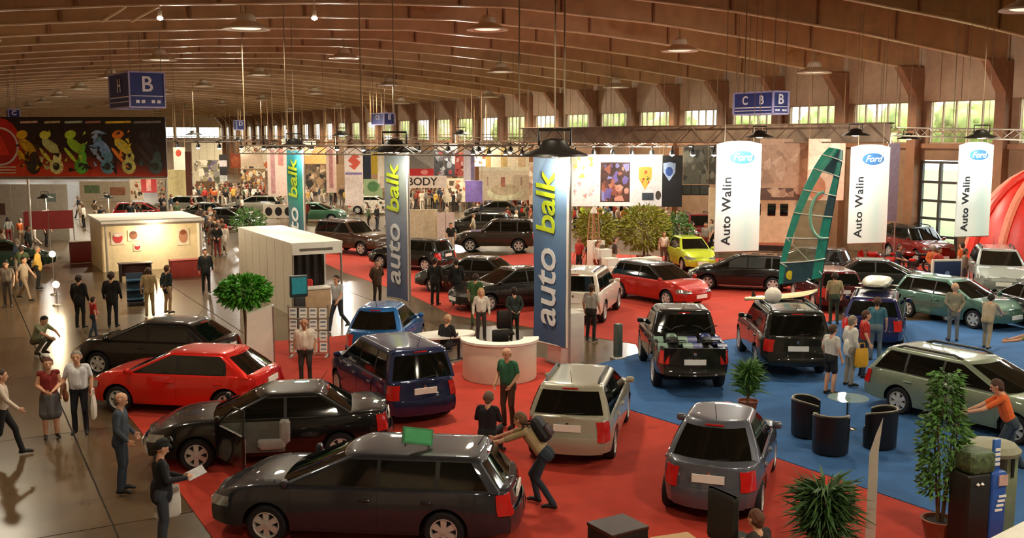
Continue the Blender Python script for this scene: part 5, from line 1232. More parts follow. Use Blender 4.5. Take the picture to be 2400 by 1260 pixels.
part('sail_logo', MB().plate(ellipse(.12, .15, 16, A[0].x+.32, A[0].z+.32), -.16, -.13), colr('#e2c82a'), t, smooth=0); part('foot_base', MB().lathe([(.35, 0), (.3, .05), (.05, .08)], 16, M=T(B[0].x, .03, 0)), M_black, t)
# surfboard, ball, roof box
p = C10.location; c = thing('surfboard', 'pale yellow surfboard tied on the black off-road car', 'surfboard', (p.x, p.y, 1.84), H(72))
rows = []
for i in range(15):
    y = lerp(-1.15, 1.15, i/14); w = .30*(1-abs(i/7-1)**2.6)+.01; zz = .12*(i/14)**4; rows.append([Vector((w*math.cos(q), y, zz+.05*math.sin(q))) for q in [2*math.pi*k/12 for k in range(12)]])
part('board', MB().grid(rows, closed=True), mat('yellow_board', '#e6dcae', .3), c); part('fin', MB().plate([(-.0, 0), (.16, .0), (.05, .2)], -.01, .01, M=T(0, -.95, .03) @ Rz(math.pi/2)), M_black, c)
for y in (-.5, .5): part('strap', MB().tube([(-.32, y, .0), (0, y, .06), (.32, y, 0)], .02, 5), M_strap, c)
c = thing('white_ball', 'white ball sitting on the surfboard', 'ball', G(1812, 692, 2.1)); part('ball', MB().lathe([(.22*math.sin(math.pi*k/12)+.0005, -.22*math.cos(math.pi*k/12)) for k in range(13)], 18), M_white, c); part('valve', MB().lathe([(.03, .215), (.001, .225)], 8), M_strap, c)
p = C11.location; c = thing('roof_box', 'pale grey roof box on the dark blue estate car', 'roof box', (p.x, p.y, 1.56), H(25))
rows = []
for i in range(13):
    y = lerp(-1.0, 1.0, i/12); w = .42*(1-abs(i/6-1)**4*.5); h_ = .30*(1-abs(i/6-1)**3*.75); rows.append([Vector((w*math.copysign(abs(math.cos(q))**.6, math.cos(q)), y, .16+h_*.5*math.copysign(abs(math.sin(q))**.7, math.sin(q)))) for q in [2*math.pi*k/16 for k in range(16)]])
part('shell', MB().grid(rows, closed=True).add(rows[0], [tuple(range(16))]).add(rows[-1], [tuple(range(15, -1, -1))]), mat('grey_plastic', '#b5b4a2', .4), c)
for y in (-.5, .5): part('crossbar', MB().tube([(-.6, y, .0), (.6, y, 0)], .025, 6), M_alu, c)
part('seam', MB().box((0, 0, .15), (.86, 1.5, .015)), M_trim, c, smooth=0)
# quad bikes in the pickup bed
def quad(loc, h, lab, col, s=1.0, name='quad_bike', cat='quad bike', grp=None):
    c = thing(name, lab, cat, loc, H(h), grp, s); pm = colr(col, .35)
    for x in (-.36, .36):
        for y in (-.5, .5): w = part('wheel', MB().lathe([(.12, -.09), (.22, -.1), (.26, -.05), (.26, .05), (.22, .1), (.12, .09)], 16, M=T(x, y, .26) @ Matrix.Rotation(math.pi/2, 4, 'Y')), M_tyre, c); part('hub', MB().lathe([(.12, -.05), (.12, .05), (.001, .06)], 10, M=T(x, y, .26) @ Matrix.Rotation(math.pi/2, 4, 'Y')), M_rim, w)
    part('chassis', MB().bbox((0, 0, .36), (.3, 1.0, .2), .04), M_black, c); part('seat', MB().bbox((0, -.2, .62), (.26, .6, .14), .05), M_trim, c); part('tank', MB().bbox((0, .2, .64), (.3, .34, .2), .06), pm, c)
    for y in (-.5, .5):
        for xs in ((-.5, -.36, -.22), (.22, .36, .5)): part('mudguard', MB().grid([[Vector((x, y+.33*math.cos(q), .28+.33*math.sin(q))) for q in [math.radians(a) for a in (25, 55, 90, 125, 155)]] for x in xs]).grid([[Vector((x, y+.31*math.cos(q), .26+.31*math.sin(q))) for q in [math.radians(a) for a in (25, 55, 90, 125, 155)]] for x in xs], flip=True), pm, c)
    part('handlebar', MB().tube([(-.36, .28, .98), (-.15, .36, .92), (0, .4, .82), (.15, .36, .92), (.36, .28, .98)], .018, 6), M_black, c); part('headlight', MB().bbox((0, .62, .62), (.2, .06, .1), .02), M_head, c); part('rack', MB().tube([(-.3, -.75, .68), (.3, -.75, .68), (.3, -.45, .68), (-.3, -.45, .68)], .015, 5, closed=True), M_black, c)
    return c
bp_ = C9.location; hd = Vector((math.sin(TH+math.radians(1)), math.cos(TH+math.radians(1)), 0)); rt = Vector((hd.y, -hd.x, 0))
quad(bp_-hd*1.55-rt*.42+Vector((0, 0, .71)), 1, 'grey green quad bike on the left of the pickup bed', '#6f8a7c', .84); quad(bp_-hd*1.55+rt*.42+Vector((0, 0, .71)), 1, 'blue quad bike on the right of the pickup bed', '#27326e', .84)
# open door and interior of the black saloon
S2 = CarShape('sedan'); a, b = S2.sides[0]; y0, y1 = b-.02, min(a+.12, S2.ya[0]-S2.Ra-.04)
op = part('door_opening', MB().patch([[S2.pt(-1, lerp(y0, y1, i/5), lerp(S2.sill+.08, S2.belt-.03, j/4), .008) for i in range(6)] for j in range(5)], (1, 0, 0), .02), mat('car_interior', '#56574f', .85), C2, label='grey interior behind the open door')
part('seat_cushion', MB().bbox((-.80, -.05, .48), (.30, .52, .2), .05), M_fab, op); part('seat_back', MB().bbox((-.79, -.30, .70), (.28, .2, .46), .05), M_fab, op)
part('steering_wheel', MB().tube([(-.86+.13*math.cos(q), .45, .76+.13*math.sin(q)) for q in [2*math.pi*k/16 for k in range(16)]], .018, 6, closed=True), M_black, op)
hy = y1; hx = -S2.pt(1, hy, .6).x
dr = part('door', MB().add([(0, 0, .3), (0, 0, .92), (-.02, -1.12, .92), (-.02, -1.12, .32), (-.06, 0, .3), (-.06, 0, .92), (-.08, -1.12, .92), (-.08, -1.12, .32)], [(0, 1, 2, 3), (7, 6, 5, 4), (1, 5, 6, 2), (0, 4, 5, 1), (3, 2, 6, 7), (0, 3, 7, 4)]), paint('#080807'), C2, (hx, hy, 0), (0, 0, -math.radians(58)), 0, label='open front door')
part('door_lining', MB().bbox((.012, -.56, .6), (.03, 1.0, .5), .012), mat('grey_lining', '#8a887e', .8), dr); part('window_frame', MB().tube([(-.04, -.05, .92), (.02, -.62, 1.34), (.02, -1.05, 1.36), (-.04, -1.1, .92)], .022, 6), M_trim, dr)
part('pane', MB().add([(-.035, -.08, .93), (.02, -.62, 1.33), (.02, -1.04, 1.35), (-.035, -1.09, .93), (-.045, -.08, .93), (.01, -.62, 1.33), (.01, -1.04, 1.35), (-.045, -1.09, .93)], [(0, 1, 2, 3), (7, 6, 5, 4)]), M_glass, dr, smooth=0)
# green sign on the foreground estate, sheets in windows
p = G(978, 1040, 1.53); c = thing('roof_sign', 'green sign board standing on the roof of the foreground estate car', 'sign', (p.x, p.y, 1.53), (math.radians(-20), math.radians(14), frame_rot(-30)))
part('board', MB().box((0, 0, .12), (.52, .03, .26)), colr('#2a7a48', .5), c, smooth=0); part('face', MB().box((0, -.018, .12), (.46, .008, .2)), colr('#37a05c', .5), c, smooth=0)
for x in (-.2, .2): part('bracket', MB().tube([(x, 0, -.05), (x, 0, .03)], .015, 5), M_black, c)
# ================================================================== far stands
def board(px0, py0, px1, py1, d, col, lab, name='exhibit_wall', cat='wall panel', deco=(), hung=True, thick=.1, phi=0.0, panels=1, rough=.55, posts=True):
    c = P((px0+px1)/2, 322, d); t = thing(name, lab, cat, (c.x, c.y, 0), frame_rot(phi))
    w = (px1-px0)*d/FPX; z1 = P((px0+px1)/2, py0, d).z; z0 = max(0, P((px0+px1)/2, py1, d).z); m = colr(col, rough) if isinstance(col, str) else col
    for k in range(panels): part('panel', MB().box((-w/2+(k+.5)*w/panels, 0, (z0+z1)/2), (w/panels-(.03 if panels > 1 else 0), thick, z1-z0)), m, t, smooth=0)
    for i, (kind, u0, v0, u1, v1, cc) in enumerate(deco):
        x0, x1, a, b = -w/2+u0*w, -w/2+u1*w, z1-v1*(z1-z0), z1-v0*(z1-z0); y = -thick/2-.006*(1+i % 4); mm = colr(cc, .5, var=.25, scale=3) if kind in 're' else None
        if kind == 'r': part('print', MB().plate([(x0, a), (x1, a), (x1, b), (x0, b)], y, -thick/2), mm, t, smooth=0)
        elif kind == 'e': part('print', MB().plate(ellipse((x1-x0)/2, (b-a)/2, 20, (x0+x1)/2, (a+b)/2), y, -thick/2), mm, t, smooth=0)
        elif kind == 'p': part('print', MB().plate([(lerp(x0, x1, q[0]), lerp(b, a, q[1])) for q in v_poly[cc]], y, -thick/2), colr(poly_col[cc], .5), t, smooth=0)
        elif kind == 's':
            n_, cols = cc; r_ = random.Random(int(px0*7+i)); mb = MB()
            for q in range(n_):
                cx, cz, l_, g_ = r_.uniform(x0, x1), r_.uniform(a, b), r_.uniform(.06, .2)*min(x1-x0, b-a), r_.uniform(0, 6.28); k_ = r_.randint(3, 6)
                pts = [(min(x1, max(x0, cx+l_*r_.uniform(.5, 1.2)*math.cos(g_+6.28*e/k_))), min(b, max(a, cz+l_*r_.uniform(.6, 1.5)*math.sin(g_+6.28*e/k_)))) for e in range(k_)]
                mb.plate(pts, -thick/2-.012-.0006*(q % 30), -thick/2, q % len(cols))
            part('print', mb, [colr(c_, .5) for c_ in cols], t, smooth=0)['kind'] = 'stuff'
        elif kind == 't': text(cc[0], (b-a), colr(cc[1], .5), t, ((x0+x1)/2, y, (a+b)/2), (0, 0, 0), .004, .015)
    if posts:
        for sx in (-1, 1): part('post' if z0 > .05 and not hung else 'rod', MB().tube([(sx*w*.46, thick/2+.05, 0 if not hung else z1-.1), (sx*w*.46, thick/2+.05, z1 if not hung else zdeck(c.x+sx*w*.46*RV.x)-.02)], .03 if not hung else .012, 5), M_alu if not hung else M_beam, t)
    return t
v_poly = dict(suz=[(.5, 0), (.95, .27), (.62, .30), (1, .55), (.5, 1), (.05, .73), (.38, .70), (0, .45)], shield=[(0, 0), (.5, -.06), (1, 0), (.98, .5), (.5, 1), (.02, .5)], tri=[(0, 0), (1, 1), (0, 1)], shield2=[(0, 0), (.5, -.04), (1, 0), (.98, .5), (.5, 1), (.02, .5)])
poly_col = dict(suz='#d5533c', shield='#9fb4d8', tri='#7a746e', shield2='#e0b84a')
board(385, 398, 436, 492, 88, '#e6d8a0', 'pale yellow partition behind the left billboard', panels=3, hung=False)
board(405, 345, 432, 400, 95, '#d8c8b4', 'white hanging panel with a red blob right of the billboard', 'banner', 'banner', (('e', .2, .1, .7, .4, '#b0402c'),))
board(432, 355, 446, 470, 86, '#5a2c18', 'dark brown post banner behind the crowd', 'banner', 'banner')
board(448, 335, 520, 470, 118, '#cfc2a4', 'tall cream stand tower at the far left of the crowd', panels=4, deco=(('r', .3, .5, .55, .6, '#5a5a40'), ('s', .05, .35, .95, .95, (40, ['#8a8078', '#5a5a40', '#efe4cc', '#6a5a78', '#a89870']))), hung=False)
board(512, 362, 530, 425, 100, '#2a2424', 'black and white checked hanging sign', 'banner', 'banner', (('r', 0, .22, 1, .45, '#e8d8d8'), ('r', 0, .78, 1, 1, '#d8d8d4')))
board(538, 358, 562, 394, 105, '#a85030', 'small orange red hanging panel beside the checked sign', 'banner', 'banner', (('e', .1, .2, .9, .9, '#c86840'),))
board(562, 355, 615, 390, 110, '#e0c8ac', 'pinkish hanging panel right of the orange red one', 'banner', 'banner')
board(625, 340, 676, 460, 62, '#c9b0a2', 'tall pinkish grey banner left of the teal banner', 'banner', 'banner', (('r', .15, .05, .35, .95, '#a87a78'), ('r', .5, .05, .75, .4, '#c07a70')))
board(706, 345, 764, 384, 84, '#e09a58', 'orange hanging panel right of the teal banner', 'banner', 'banner', (('r', 0, 0, .4, .5, '#f0c8a0'),))
board(763, 340, 786, 452, 80, '#d8b8ac', 'narrow pink banner right of the orange panel', 'banner', 'banner', (('r', .3, .1, .7, .9, '#b07a78'),))
board(806, 347, 849, 483, 70, '#ecdcd6', 'white banner with a red S emblem', 'banner', 'banner', (('p', .2, .08, .9, .38, 'suz'), ('r', .05, .42, .95, .46, '#8a7ab0')))
board(850, 350, 868, 420, 78, '#20283c', 'dark navy hanging strip beside the S emblem banner', 'banner', 'banner')
board(869, 345, 884, 408, 80, '#c8a830', 'mustard yellow hanging strip', 'banner', 'banner')
board(884, 340, 902, 430, 76, '#efe8d8', 'white hanging strip left of the middle lettered banner', 'banner', 'banner')
board(948, 352, 1016, 412, 76, '#a09a94', 'grey poster with a red car nose', 'banner', 'banner', (('p', 0, 0, 1, .75, 'tri'), ('r', 0, .72, 1, 1, '#b81c20'), ('e', .55, .76, .8, .96, '#e08a80')))
board(890, 412, 1046, 441, 75, '#ead6cc', 'white sign reading BODY in dark letters', 'sign', 'sign', (('t', .28, .05, .98, .95, ('BODY', '#2a1a1a')),))
board(1016, 335, 1072, 414, 82, '#2c2828', 'dark poster with grey figures right of the red car poster', 'banner', 'banner', (('s', .05, .25, .95, 1, (26, ['#6a6a6c', '#4a4448', '#1c1a1a', '#8a8a88', '#702a2a'])), ('r', 0, .0, 1, .22, '#7a6f64')))
board(1066, 358, 1090, 412, 80, '#c86058', 'red and pink poster strip', 'banner', 'banner', (('s', 0, 0, 1, 1, (16, ['#a03030', '#e08a80', '#7a2424', '#e8c8c0'])),))
board(1086, 350, 1112, 428, 76, '#dfd6e4', 'pale lilac banner above the violet box', 'banner', 'banner', (('r', .65, 0, 1, 1, '#8a7aa0'),))
board(1090, 424, 1130, 474, 66, '#8a74c0', 'violet hanging box sign', 'sign', 'sign', thick=.5)
board(1138, 345, 1240, 392, 82, '#d8c8a8', 'cream hanging panel with tan stripes', 'banner', 'banner', (('r', .0, .0, .12, 1, '#b08a4a'), ('r', .35, 0, .5, 1, '#b89a60'), ('r', .75, 0, .9, 1, '#c8a880')))
board(1122, 392, 1245, 470, 78, '#dccbb0', 'cream banner printed with a building', 'banner', 'banner', (('r', 0, .0, 1, .1, '#f0e4c8'), ('e', .15, .55, .85, 1.0, '#efe4c0'), ('e', .22, .5, .78, .85, '#cbb898'), ('r', .42, .3, .5, .6, '#a86a58'), ('r', .15, .3, .18, .55, '#b09080'), ('r', .8, .3, .83, .55, '#b09080')))
sw = board(1332, 362, 1556, 484, 62, '#e9e6e6', 'white stand wall with a dark picture and a shield emblem', deco=(('r', .34, .15, .65, .92, '#4a2c26'), ('s', .35, .17, .64, .9, (46, ['#8a84b8', '#3a2420', '#9a5a48', '#6a5a98', '#5a3428', '#c88a78'])), ('s', .36, .5, .63, .9, (24, ['#8a4a38', '#5a2c22', '#b0705a'])), ('s', .02, .05, .26, .45, (14, ['#f0e880', '#f4efc0', '#e8dc60'])), ('s', .06, .5, .32, .85, (12, ['#e8b8b8', '#d89898', '#efd8d8'])), ('p', .74, .25, .88, .68, 'shield2'), ('s', .765, .3, .855, .6, (16, ['#c8502c', '#e8c04a', '#a83a24', '#3a5a30'])), ('r', .78, .74, .9, .88, '#3a444c'), ('e', .92, .7, .98, .88, '#4a443c')))
board(1554, 364, 1601, 486, 60, '#14161a', 'black banner with a pale blue shield', 'banner', 'banner', (('p', -.02 if 0 else .03, .15, .65, .5, 'shield'), ('e', .15, .22, .52, .40, '#3a5aa0')))
board(1601, 340, 1682, 432, 62, '#6a6a5e', 'grey poster beside the black shield banner', 'banner', 'banner', (('r', .6, .0, 1, 1, '#4a4a40'), ('s', .0, .0, 1, 1, (30, ['#7a7a6c', '#5a5a50', '#8a8a7c', '#3f4038']))))
board(1601, 434, 1665, 458, 61, '#1c1c1a', 'dark row of display windows under the grey poster', 'window_row', 'wall panel', (('r', .05, .1, .3, .9, '#3a4038'), ('r', .36, .1, .62, .9, '#3a4038'), ('r', .68, .1, .95, .9, '#3a4038')))
board(1783, 325, 1900, 470, 49, '#b8957a', 'large sepia poster with standing figures behind the left oval emblem banner', 'banner', 'banner', (('r', 0, .8, 1, 1, '#5a3a2a'), ('s', .0, .1, 1, .95, (40, ['#a88468', '#9a785e', '#b8957a', '#b08c72', '#c4a488']))))
board(1896, 325, 1982, 470, 47.6, '#e8bca0', 'pale orange poster behind the green sail', 'banner', 'banner', (('r', .0, .0, .85, .5, '#f2d8bc'), ('e', .0, .6, .5, 1.0, '#c86a4a')))
board(2085, 335, 2110, 520, 48.5, '#6f6270', 'tall grey violet panel right of the middle oval emblem banner', hung=False)
board(952, 492, 1024, 606, 56, '#ded0b0', 'cream partition of tall panels right of the middle lettered banner', 'partition', 'partition', panels=4, hung=False)
board(1022, 500, 1064, 606, 55.5, '#e6d2cc', 'pinkish white partition behind the woman in black', 'partition', 'partition', panels=2, hung=False)
board(612, 480, 684, 512, 74, '#e2d8c8', 'white board with three round dark holes', 'porthole_board', 'wall panel', (('e', .06, .2, .3, .85, '#1c1a18'), ('e', .38, .2, .62, .85, '#1c1a18'), ('e', .70, .2, .94, .85, '#1c1a18')), hung=False)
board(326, 412, 362, 452, 78, '#b8302a', 'red and white board below the billboard', 'banner', 'banner', (('r', .35, .1, .65, .9, '#e0a090'),))
board(180, 425, 300, 480, 100, '#a89a84', 'grey beige stand wall far below the billboard', hung=False, panels=3, deco=(('r', .1, .2, .4, .6, '#5a6a4a'), ('r', .6, .3, .9, .7, '#8a5a40')))
board(560, 395, 620, 455, 122, '#8a6a4a', 'brown stand wall behind the crowd', hung=False, panels=3, deco=(('s', .02, .05, .98, .95, (40, ['#c8602a', '#3a2c22', '#d8b070', '#5a4634', '#e0d2b8'])),))
board(715, 385, 765, 460, 100, '#7a6248', 'brown stand wall right of the teal banner', hung=False, panels=3, deco=(('s', 0, 0, 1, 1, (40, ['#3a3430', '#a08060', '#5a4634', '#c8b090', '#2a2622'])),))
board(786, 385, 808, 460, 96, '#9a7a5a', 'tan stand wall left of the S emblem banner', hung=False)
board(850, 420, 895, 470, 90, '#8a9a70', 'green and white stand wall beside the S emblem banner', hung=False, panels=2, deco=(('e', .2, .1, .8, .6, '#3f6a38'),))
board(1240, 380, 1335, 480, 76, '#d8bca4', 'pinkish stand wall behind the nearest lettered banner', hung=False, panels=4, deco=(('s', 0, .1, 1, .95, (30, ['#e8d4c0', '#c09a80', '#f0e4d4', '#a87a60'])),))
board(1665, 440, 1690, 545, 56, '#cbb89c', 'beige stand end panel right of the dark red car', hung=False)
# more stands further down the hall
for (a, b, c_, e, d_, col, lab, pn) in [(560, 340, 630, 400, 128, '#dccdb4', 'cream stand tower right of the checked sign', 3), (630, 395, 668, 470, 112, '#6a4a34', 'brown stand wall behind the pinkish grey banner', 2), (708, 330, 740, 350, 120, '#e8e0d0', 'white lintel panel above the orange hanging panel', 1), (735, 392, 800, 462, 128, '#cbb79a', 'cream stand wall behind the narrow pink banner', 4), (905, 330, 960, 356, 120, '#d8ccb8', 'white lintel panel above the red car poster', 1),
    (1040, 418, 1092, 474, 88, '#cdbfa6', 'cream stand end right of the BODY sign', 2), (455, 425, 500, 470, 104, '#7a5a3a', 'brown bar front in the dense crowd', 2), (515, 430, 560, 468, 112, '#a08a6a', 'tan stand front in the dense crowd', 2), (850, 470, 900, 500, 82, '#d8cfc0', 'white low wall behind the middle lettered banner', 3), (660, 325, 705, 345, 100, '#e4dccb', 'white lintel panel behind the teal banner lamp', 1), (1110, 340, 1140, 390, 84, '#ece4d4', 'white panel left of the tan striped panel', 1), (300, 418, 330, 470, 92, '#c8b8a0', 'beige stand wall left of the red and white board', 1), (364, 418, 386, 480, 92, '#8a7a68', 'grey brown stand wall right of the red and white board', 1)]:
    board(a, b, c_, e, d_, col, lab, hung=e < 420 and e-b < 60, panels=pn, deco=() if e-b < 30 else (('s', .05, .1, .95, .9, (22, [col, '#5a4634', '#e0d2b8', '#8a4a30', '#3a342c', '#b89a6a', '#c86a3a'])),))
# camper box behind the left oval emblem banner
p = P(1798, 530, 53); c = thing('caravan', 'pale caravan with small dark windows behind the left oval emblem banner', 'caravan', (p.x, p.y, 0), frame_rot(12), None, 1.2)
rows = []
for y in (-1.6, -1.5, 1.5, 1.6):
    k = .9 if abs(y) > 1.55 else 1; rows.append([Vector((x*k, y, 2.0+(z-2.0)*k)) for x, z in ((-1.0, .7), (-1.1, 1.5), (-1.05, 3.0), (-.7, 3.6), (.7, 3.6), (1.05, 3.0), (1.1, 1.5), (1.0, .7))])
part('body', MB().grid(rows, closed=True).add(rows[0], [tuple(range(8))]).add(rows[-1], [tuple(range(7, -1, -1))]), mat('caravan_shell', '#d0b696', .45), c)
for x in (-.5, .1, .6): part('window', MB().bbox((x, -1.60, 2.2), (.32, .06, .5), .02), M_dglass, c)
for y in (-1.2, 1.2):
    for x in (-.9, .9): w = part('wheel', MB().lathe([(.2, -.1), (.36, -.1), (.38, 0), (.36, .1), (.2, .1)], 16, M=T(x, y, .38) @ Matrix.Rotation(math.pi/2, 4, 'Y')), M_tyre, c)
part('chassis', MB().box((0, 0, .6), (1.7, 3.0, .25)), M_black, c)
# red dome
p = P(2445, 640, 43.6); c = thing('inflatable_dome', 'large red inflatable dome at the right border', 'tent', (p.x, p.y, 0), frame_rot(0)); rR = 3.1; hh = 4.8
M_domer = mat('red_inflatable', '#cf2a1c', .45, var=.08); M_domel = mat('pale_red_seam', '#e88a70', .45)
for k in range(12):
    if k in (8, 9): continue
    q0, q1 = 2*math.pi*k/12, 2*math.pi*(k+1)/12; rows = []
    for j in range(9):
        f = math.pi/2*j/8; rows.append([Vector((rR*(1+.05*math.sin(math.pi*i/4))*math.cos(lerp(q0, q1, i/4))*math.cos(f), rR*(1+.05*math.sin(math.pi*i/4))*math.sin(lerp(q0, q1, i/4))*math.cos(f), hh*math.sin(f))) for i in range(5)])
    part('gore', MB().grid(rows).grid([[v*.97 for v in r] for r in rows], flip=True), M_domer, c, smooth=60)
for k in range(12): q = 2*math.pi*k/12; part('rib', MB().tube([Vector((rR*1.02*math.cos(q)*math.cos(f), rR*1.02*math.sin(q)*math.cos(f), hh*1.02*math.sin(f))) for f in [math.pi/2*j/10 for j in range(11)]], .17, 7), M_domel if k % 2 else M_domer, c)
for k in (8, 10): q = 2*math.pi*k/12; part('foot', MB().lathe([(.45, 0), (.5, .4), (.4, .9), (.25, 1.2)], 14, M=T(rR*math.cos(q), rR*math.sin(q), 0)), M_domer, c)
# red motorcycles
def moto(px, py, h, lab, col):
    c = holder('motorcycle', lab, 'motorcycle', px, py, H(h)); RY = Matrix.Rotation(math.pi/2, 4, 'Y')
    for y in (-.7, .7):
        w = part('wheel', MB().lathe([(.24, -.05), (.31, -.06), (.33, 0), (.31, .06), (.24, .05)], 18, M=T(0, y, .33) @ RY), M_tyre, c); part('rim', MB().lathe([(.24, -.04), (.22, 0), (.24, .04)], 16, M=T(0, y, .33) @ RY).tube([(0, y, .1), (0, y, .56)], .02, 4).tube([(0, y-.23, .33), (0, y+.23, .33)], .02, 4), M_rim, w)
    part('engine', MB().bbox((0, .02, .42), (.3, .5, .34), .06), M_trim, c); part('tank', MB().bbox((0, .18, .88), (.28, .5, .24), .09), paint(col), c); part('seat', MB().bbox((0, -.35, .84), (.24, .6, .1), .04), M_trim, c)
    part('fairing', MB().add([(-.2, .45, .5), (.2, .45, .5), (.16, .62, 1.1), (-.16, .62, 1.1), (-.12, .85, .6), (.12, .85, .6), (.08, .8, .95), (-.08, .8, .95)], [(0, 3, 2, 1), (4, 5, 6, 7), (0, 1, 5, 4), (3, 7, 6, 2), (0, 4, 7, 3), (1, 2, 6, 5)]), paint(col), c); part('tail', MB().bbox((0, -.72, .92), (.18, .3, .12), .05), paint(col), c)
    part('fork', MB().tube([(-.08, .7, .33), (-.08, .48, 1.0)], .025, 6).tube([(.08, .7, .33), (.08, .48, 1.0)], .025, 6), M_alu, c); part('handlebar', MB().tube([(-.34, .38, 1.06), (0, .5, 1.02), (.34, .38, 1.06)], .016, 5), M_trim, c); part('exhaust', MB().tube([(.16, .0, .3), (.18, -.4, .36), (.2, -.85, .55)], [.03, .04, .055], 7), M_chrome, c); part('stand', MB().tube([(-.1, 0, .3), (-.25, -.05, 0)], .015, 5), M_trim, c)
moto(2052, 640, -70, 'red motorcycle on the stand right of the green sail', '#a81c14'); moto(2095, 655, -60, 'red motorcycle nearest the khaki shirted man', '#b32018'); moto(2140, 638, -75, 'dark red motorcycle in front of the red jeep', '#7a1612')
c = holder('screen_board', 'dark blue screen board on legs at the right', 'screen', 2215, 700, frame_rot(-8)); part('frame', MB().bbox((0, 0, 1.05), (1.25, .1, 1.0), .02), M_white, c); part('screen', MB().box((0, -.055, 1.05), (1.1, .012, .85)), mat('navy_screen', '#1f3358', .25, emit=.15), c, smooth=0)
for x in (-.45, .45): part('leg', MB().tube([(x, 0, 0), (x, 0, .6)], .03, 6), M_alu, c)
part('glow_spot', MB().plate(ellipse(.1, .1, 12, 0, 1.0), -.068, -.06), colr('#7fa8d8'), c, smooth=0)
c = holder('table', 'pale wooden table with leaflets left of the dark blue screen board', 'table', 2165, 716, frame_rot(-8)); part('top', MB().bbox((0, 0, .73), (1.2, .7, .05), .01), mat('beech'), c)
for sx in (-1, 1):
    for sy in (-1, 1): part('leg', MB().tube([(sx*.5, sy*.28, 0), (sx*.5, sy*.28, .71)], .03, 6), M_alu, c)
part('cloth', MB().bbox((0, -.32, .5), (1.15, .03, .45), .01), colr('#b88a6a'), c)
# ------------------------------------------------------------------ more cars
place_car('suv', '#4a3324', 828, 592, 125, 'brown off-road car on the red carpet right of the white booth', detail=1)
place_car('hatch', '#14140f', 965, 628, -60, 'black car behind the middle lettered banner', ekey='bl')
place_car('suv', '#2c241a', 1165, 588, -85, 'dark brown off-road car behind the large black saloon', detail=1)
place_car('wagon', '#232019', 1120, 552, -80, 'dark estate car far behind the large black saloon', detail=1, ekey='far')
sp_ = P(2356, 322, 37.6)
pod = thing('podium', 'low red podium under the silver car at the right', 'podium', (sp_.x, sp_.y, 0), H(200)); part('deck', MB().bbox((0, 0, .59), (2.4, 4.9, .06), .02), M_domer, pod); part('skirt', MB().bbox((0, 0, .28), (2.3, 4.8, .56), .02), mat('dark_red_cloth', '#8a1c16', .8), pod)
place_car('wagon', '#9aa09a', 0, 0, 200, 'silver car facing the camera on the red podium', ekey='so', loc=(sp_.x, sp_.y, .62))
place_car('sedan', '#0f0f10', 2424, 757, -8, 'black saloon cut by the right border', ekey='br')
place_car('suv', '#7e1612', 2150, 612, 172, 'dark red off-road car with a black roof below the glazed gate', ekey='rj', roof=paint('#14120f'))
place_car('mini', '#c4d63c', 1618, 628, 172, 'small lime yellow car right of the olive bushes', ekey='ym')
place_car('hatch', '#4a1418', 1932, 712, 0, 'dark red car half hidden behind the black off-road car', ekey='dr')
place_car('hatch', '#171717', 1880, 655, -60, 'dark car behind the green sail', ekey='ds')
place_car('sedan', '#101412', 2065, 690, 105, 'dark green saloon behind the roof box', ekey='dg')
place_car('hatch', '#8d8a80', 422, 500, -80, 'silver hatchback far left behind the lit cabin', detail=1, ekey='f1')
place_car('sedan', '#1c1c1a', 540, 535, 100, 'dark saloon far behind the white booth', detail=1, ekey='f2')
place_car('wagon', '#a8a496', 600, 500, -85, 'pale estate car in front of the far crowd', detail=1, ekey='f3')
place_car('hatch', '#1c3a28', 12, 632, 60, 'dark green car cut by the left border', detail=1, ekey='f4')
place_car('hatch', '#3c6a50', 745, 520, 95, 'green car behind the teal lettered banner', detail=1, ekey='f5')
place_car('suv', '#6a1414', 1640, 572, 176, 'dark red off-road car under the grey poster', detail=1, ekey='f6')
place_car('hatch', '#b8cc3a', 1316, 512, 95, 'lime green hatchback in front of the white stand wall', detail=1, ekey='f7')
place_car('hatch', '#e0d6d0', 1455, 524, 100, 'white hatchback in front of the dark picture', detail=1, ekey='f8')
place_car('sedan', '#2a2620', 1160, 514, -85, 'dark saloon under the cream building banner', detail=1, ekey='f9')
place_car('hatch', '#3a3a40', 1185, 492, 95, 'grey blue car under the violet box sign', detail=1, ekey='f10')
place_car('hatch', '#c8bfa8', 880, 500, 90, 'pale car left of the middle lettered banner', detail=1, ekey='f11')
place_car('sedan', '#20201c', 475, 520, -95, 'black saloon between the silver hatchback and the crowd', detail=1, ekey='f12')
place_car('hatch', '#8a1c18', 338, 520, 80, 'red car behind the roof of the lit cabin', detail=1, ekey='f13')
# ------------------------------------------------------------------ crowd
CR = random.Random(11)
AVOID = [(o, 2.6 if o.name.startswith(('car', 'lit_cabin')) else 1.2) for o in COL.objects if o.parent is None and o.get('category') in ('car', 'booth', 'motorcycle', 'plant', 'wall panel', 'partition', 'tent', 'caravan')]
CNAME = dict(zip(['#1c1a18', '#2a2622', '#6a5a48', '#b8a890', '#d8cbb8', '#7e2a20', '#c8602a', '#3a4452', '#8a8a80', '#a04a38', '#caa24a', '#4a3a30', '#e0d6c8', '#24282e', '#b03028', '#5a6a4a'], ['black', 'charcoal', 'brown', 'beige', 'cream', 'dark red', 'orange', 'slate blue', 'grey', 'rust', 'mustard', 'dark brown', 'white', 'blue black', 'red', 'green']))
COLS = ['#1c1a18', '#2a2622', '#6a5a48', '#b8a890', '#d8cbb8', '#7e2a20', '#c8602a', '#3a4452', '#8a8a80', '#a04a38', '#caa24a', '#4a3a30', '#e0d6c8', '#24282e', '#b03028', '#5a6a4a']
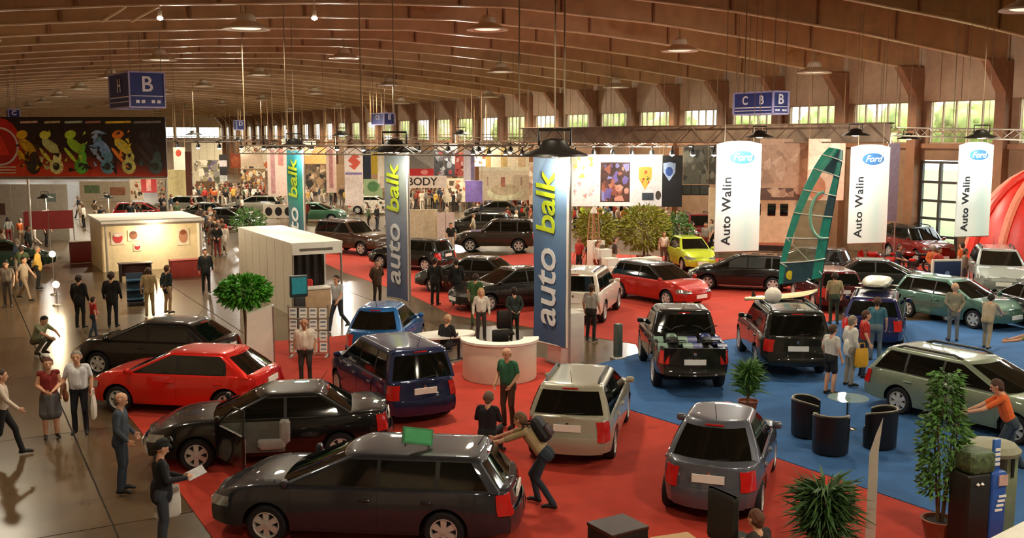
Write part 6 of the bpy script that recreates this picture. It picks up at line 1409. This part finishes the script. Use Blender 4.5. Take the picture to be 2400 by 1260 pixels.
def crowd(x0, x1, y0, y1, n, lab, grp, gap=.55):
    put = []
    for k in range(n*6):
        if len(put) >= n: break
        px, py = CR.uniform(x0, x1), CR.uniform(y0, y1); g = G(px, py)
        if g.x > 42.6 or any((g-q).length < gap for q in put) or any(((g-q.location).to_2d()).length < rr for q, rr in AVOID): continue
        put.append(g)
        tc_ = CR.choice(COLS)
        person(CR.choice(('stand', 'suit', 'walk', 'lady', 'look', 'front')), px, py, CR.uniform(-180, 180), lab.replace('visitor', 'visitor in '+CNAME[tc_], 1), tc_, CR.choice(COLS[:6]+['#2a3444', '#3a3a40']), CR.choice(('#2a1c14', '#4a3424', '#6a4a30', '#8a7a6a')), CR.choice(('fair', 'tan', 'pale')), height=CR.uniform(1.62, 1.85), group=grp, fine=False)
crowd(445, 660, 458, 486, 60, 'distant visitor in the dense crowd left of the teal banner', 'crowd left of the teal banner')
crowd(715, 860, 458, 490, 30, 'distant visitor in the crowd around the S emblem banner', 'crowd around the S emblem banner')
crowd(950, 1110, 470, 498, 45, 'distant visitor in the crowd below the BODY sign', 'crowd below the BODY sign')
crowd(1120, 1240, 478, 515, 16, 'distant visitor below the cream building banner', 'visitors below the building banner')
crowd(1335, 1600, 500, 545, 16, 'distant visitor before the white stand wall', 'visitors before the white stand wall')
crowd(1345, 1440, 615, 660, 5, 'visitor between the lattice tower and the white car', 'visitors near the lattice tower')
crowd(20, 160, 560, 600, 6, 'visitor near the dark red partition at the left', 'visitors near the dark red partition')
crowd(250, 520, 505, 560, 14, 'visitor in the aisle behind the lit cabin', 'visitors behind the lit cabin')
crowd(2060, 2260, 640, 690, 5, 'visitor among the red motorcycles', 'visitors among the motorcycles')
crowd(1020, 1250, 525, 575, 8, 'visitor among the dark cars behind the nearest banner', 'visitors among the dark cars', .9)
crowd(1580, 1690, 560, 600, 4, 'visitor beside the dark red off-road car', 'visitors beside the dark red off-road car')

crowd(395, 520, 560, 610, 9, 'visitor right of the lit cabin', 'visitors right of the lit cabin', .7)
crowd(480, 530, 520, 600, 7, 'visitor between the lit cabin and the white booth', 'visitors between cabin and booth', .7)
crowd(560, 720, 488, 530, 14, 'distant visitor behind the white booth', 'visitors behind the white booth', .7)
crowd(860, 960, 500, 545, 10, 'distant visitor behind the brown off-road car', 'visitors behind the brown off-road car', .7)
crowd(60, 250, 500, 560, 12, 'distant visitor below the billboard', 'visitors below the billboard', .7)
crowd(0, 170, 600, 680, 5, 'visitor at the left edge of the aisle', 'visitors at the left edge', .9)
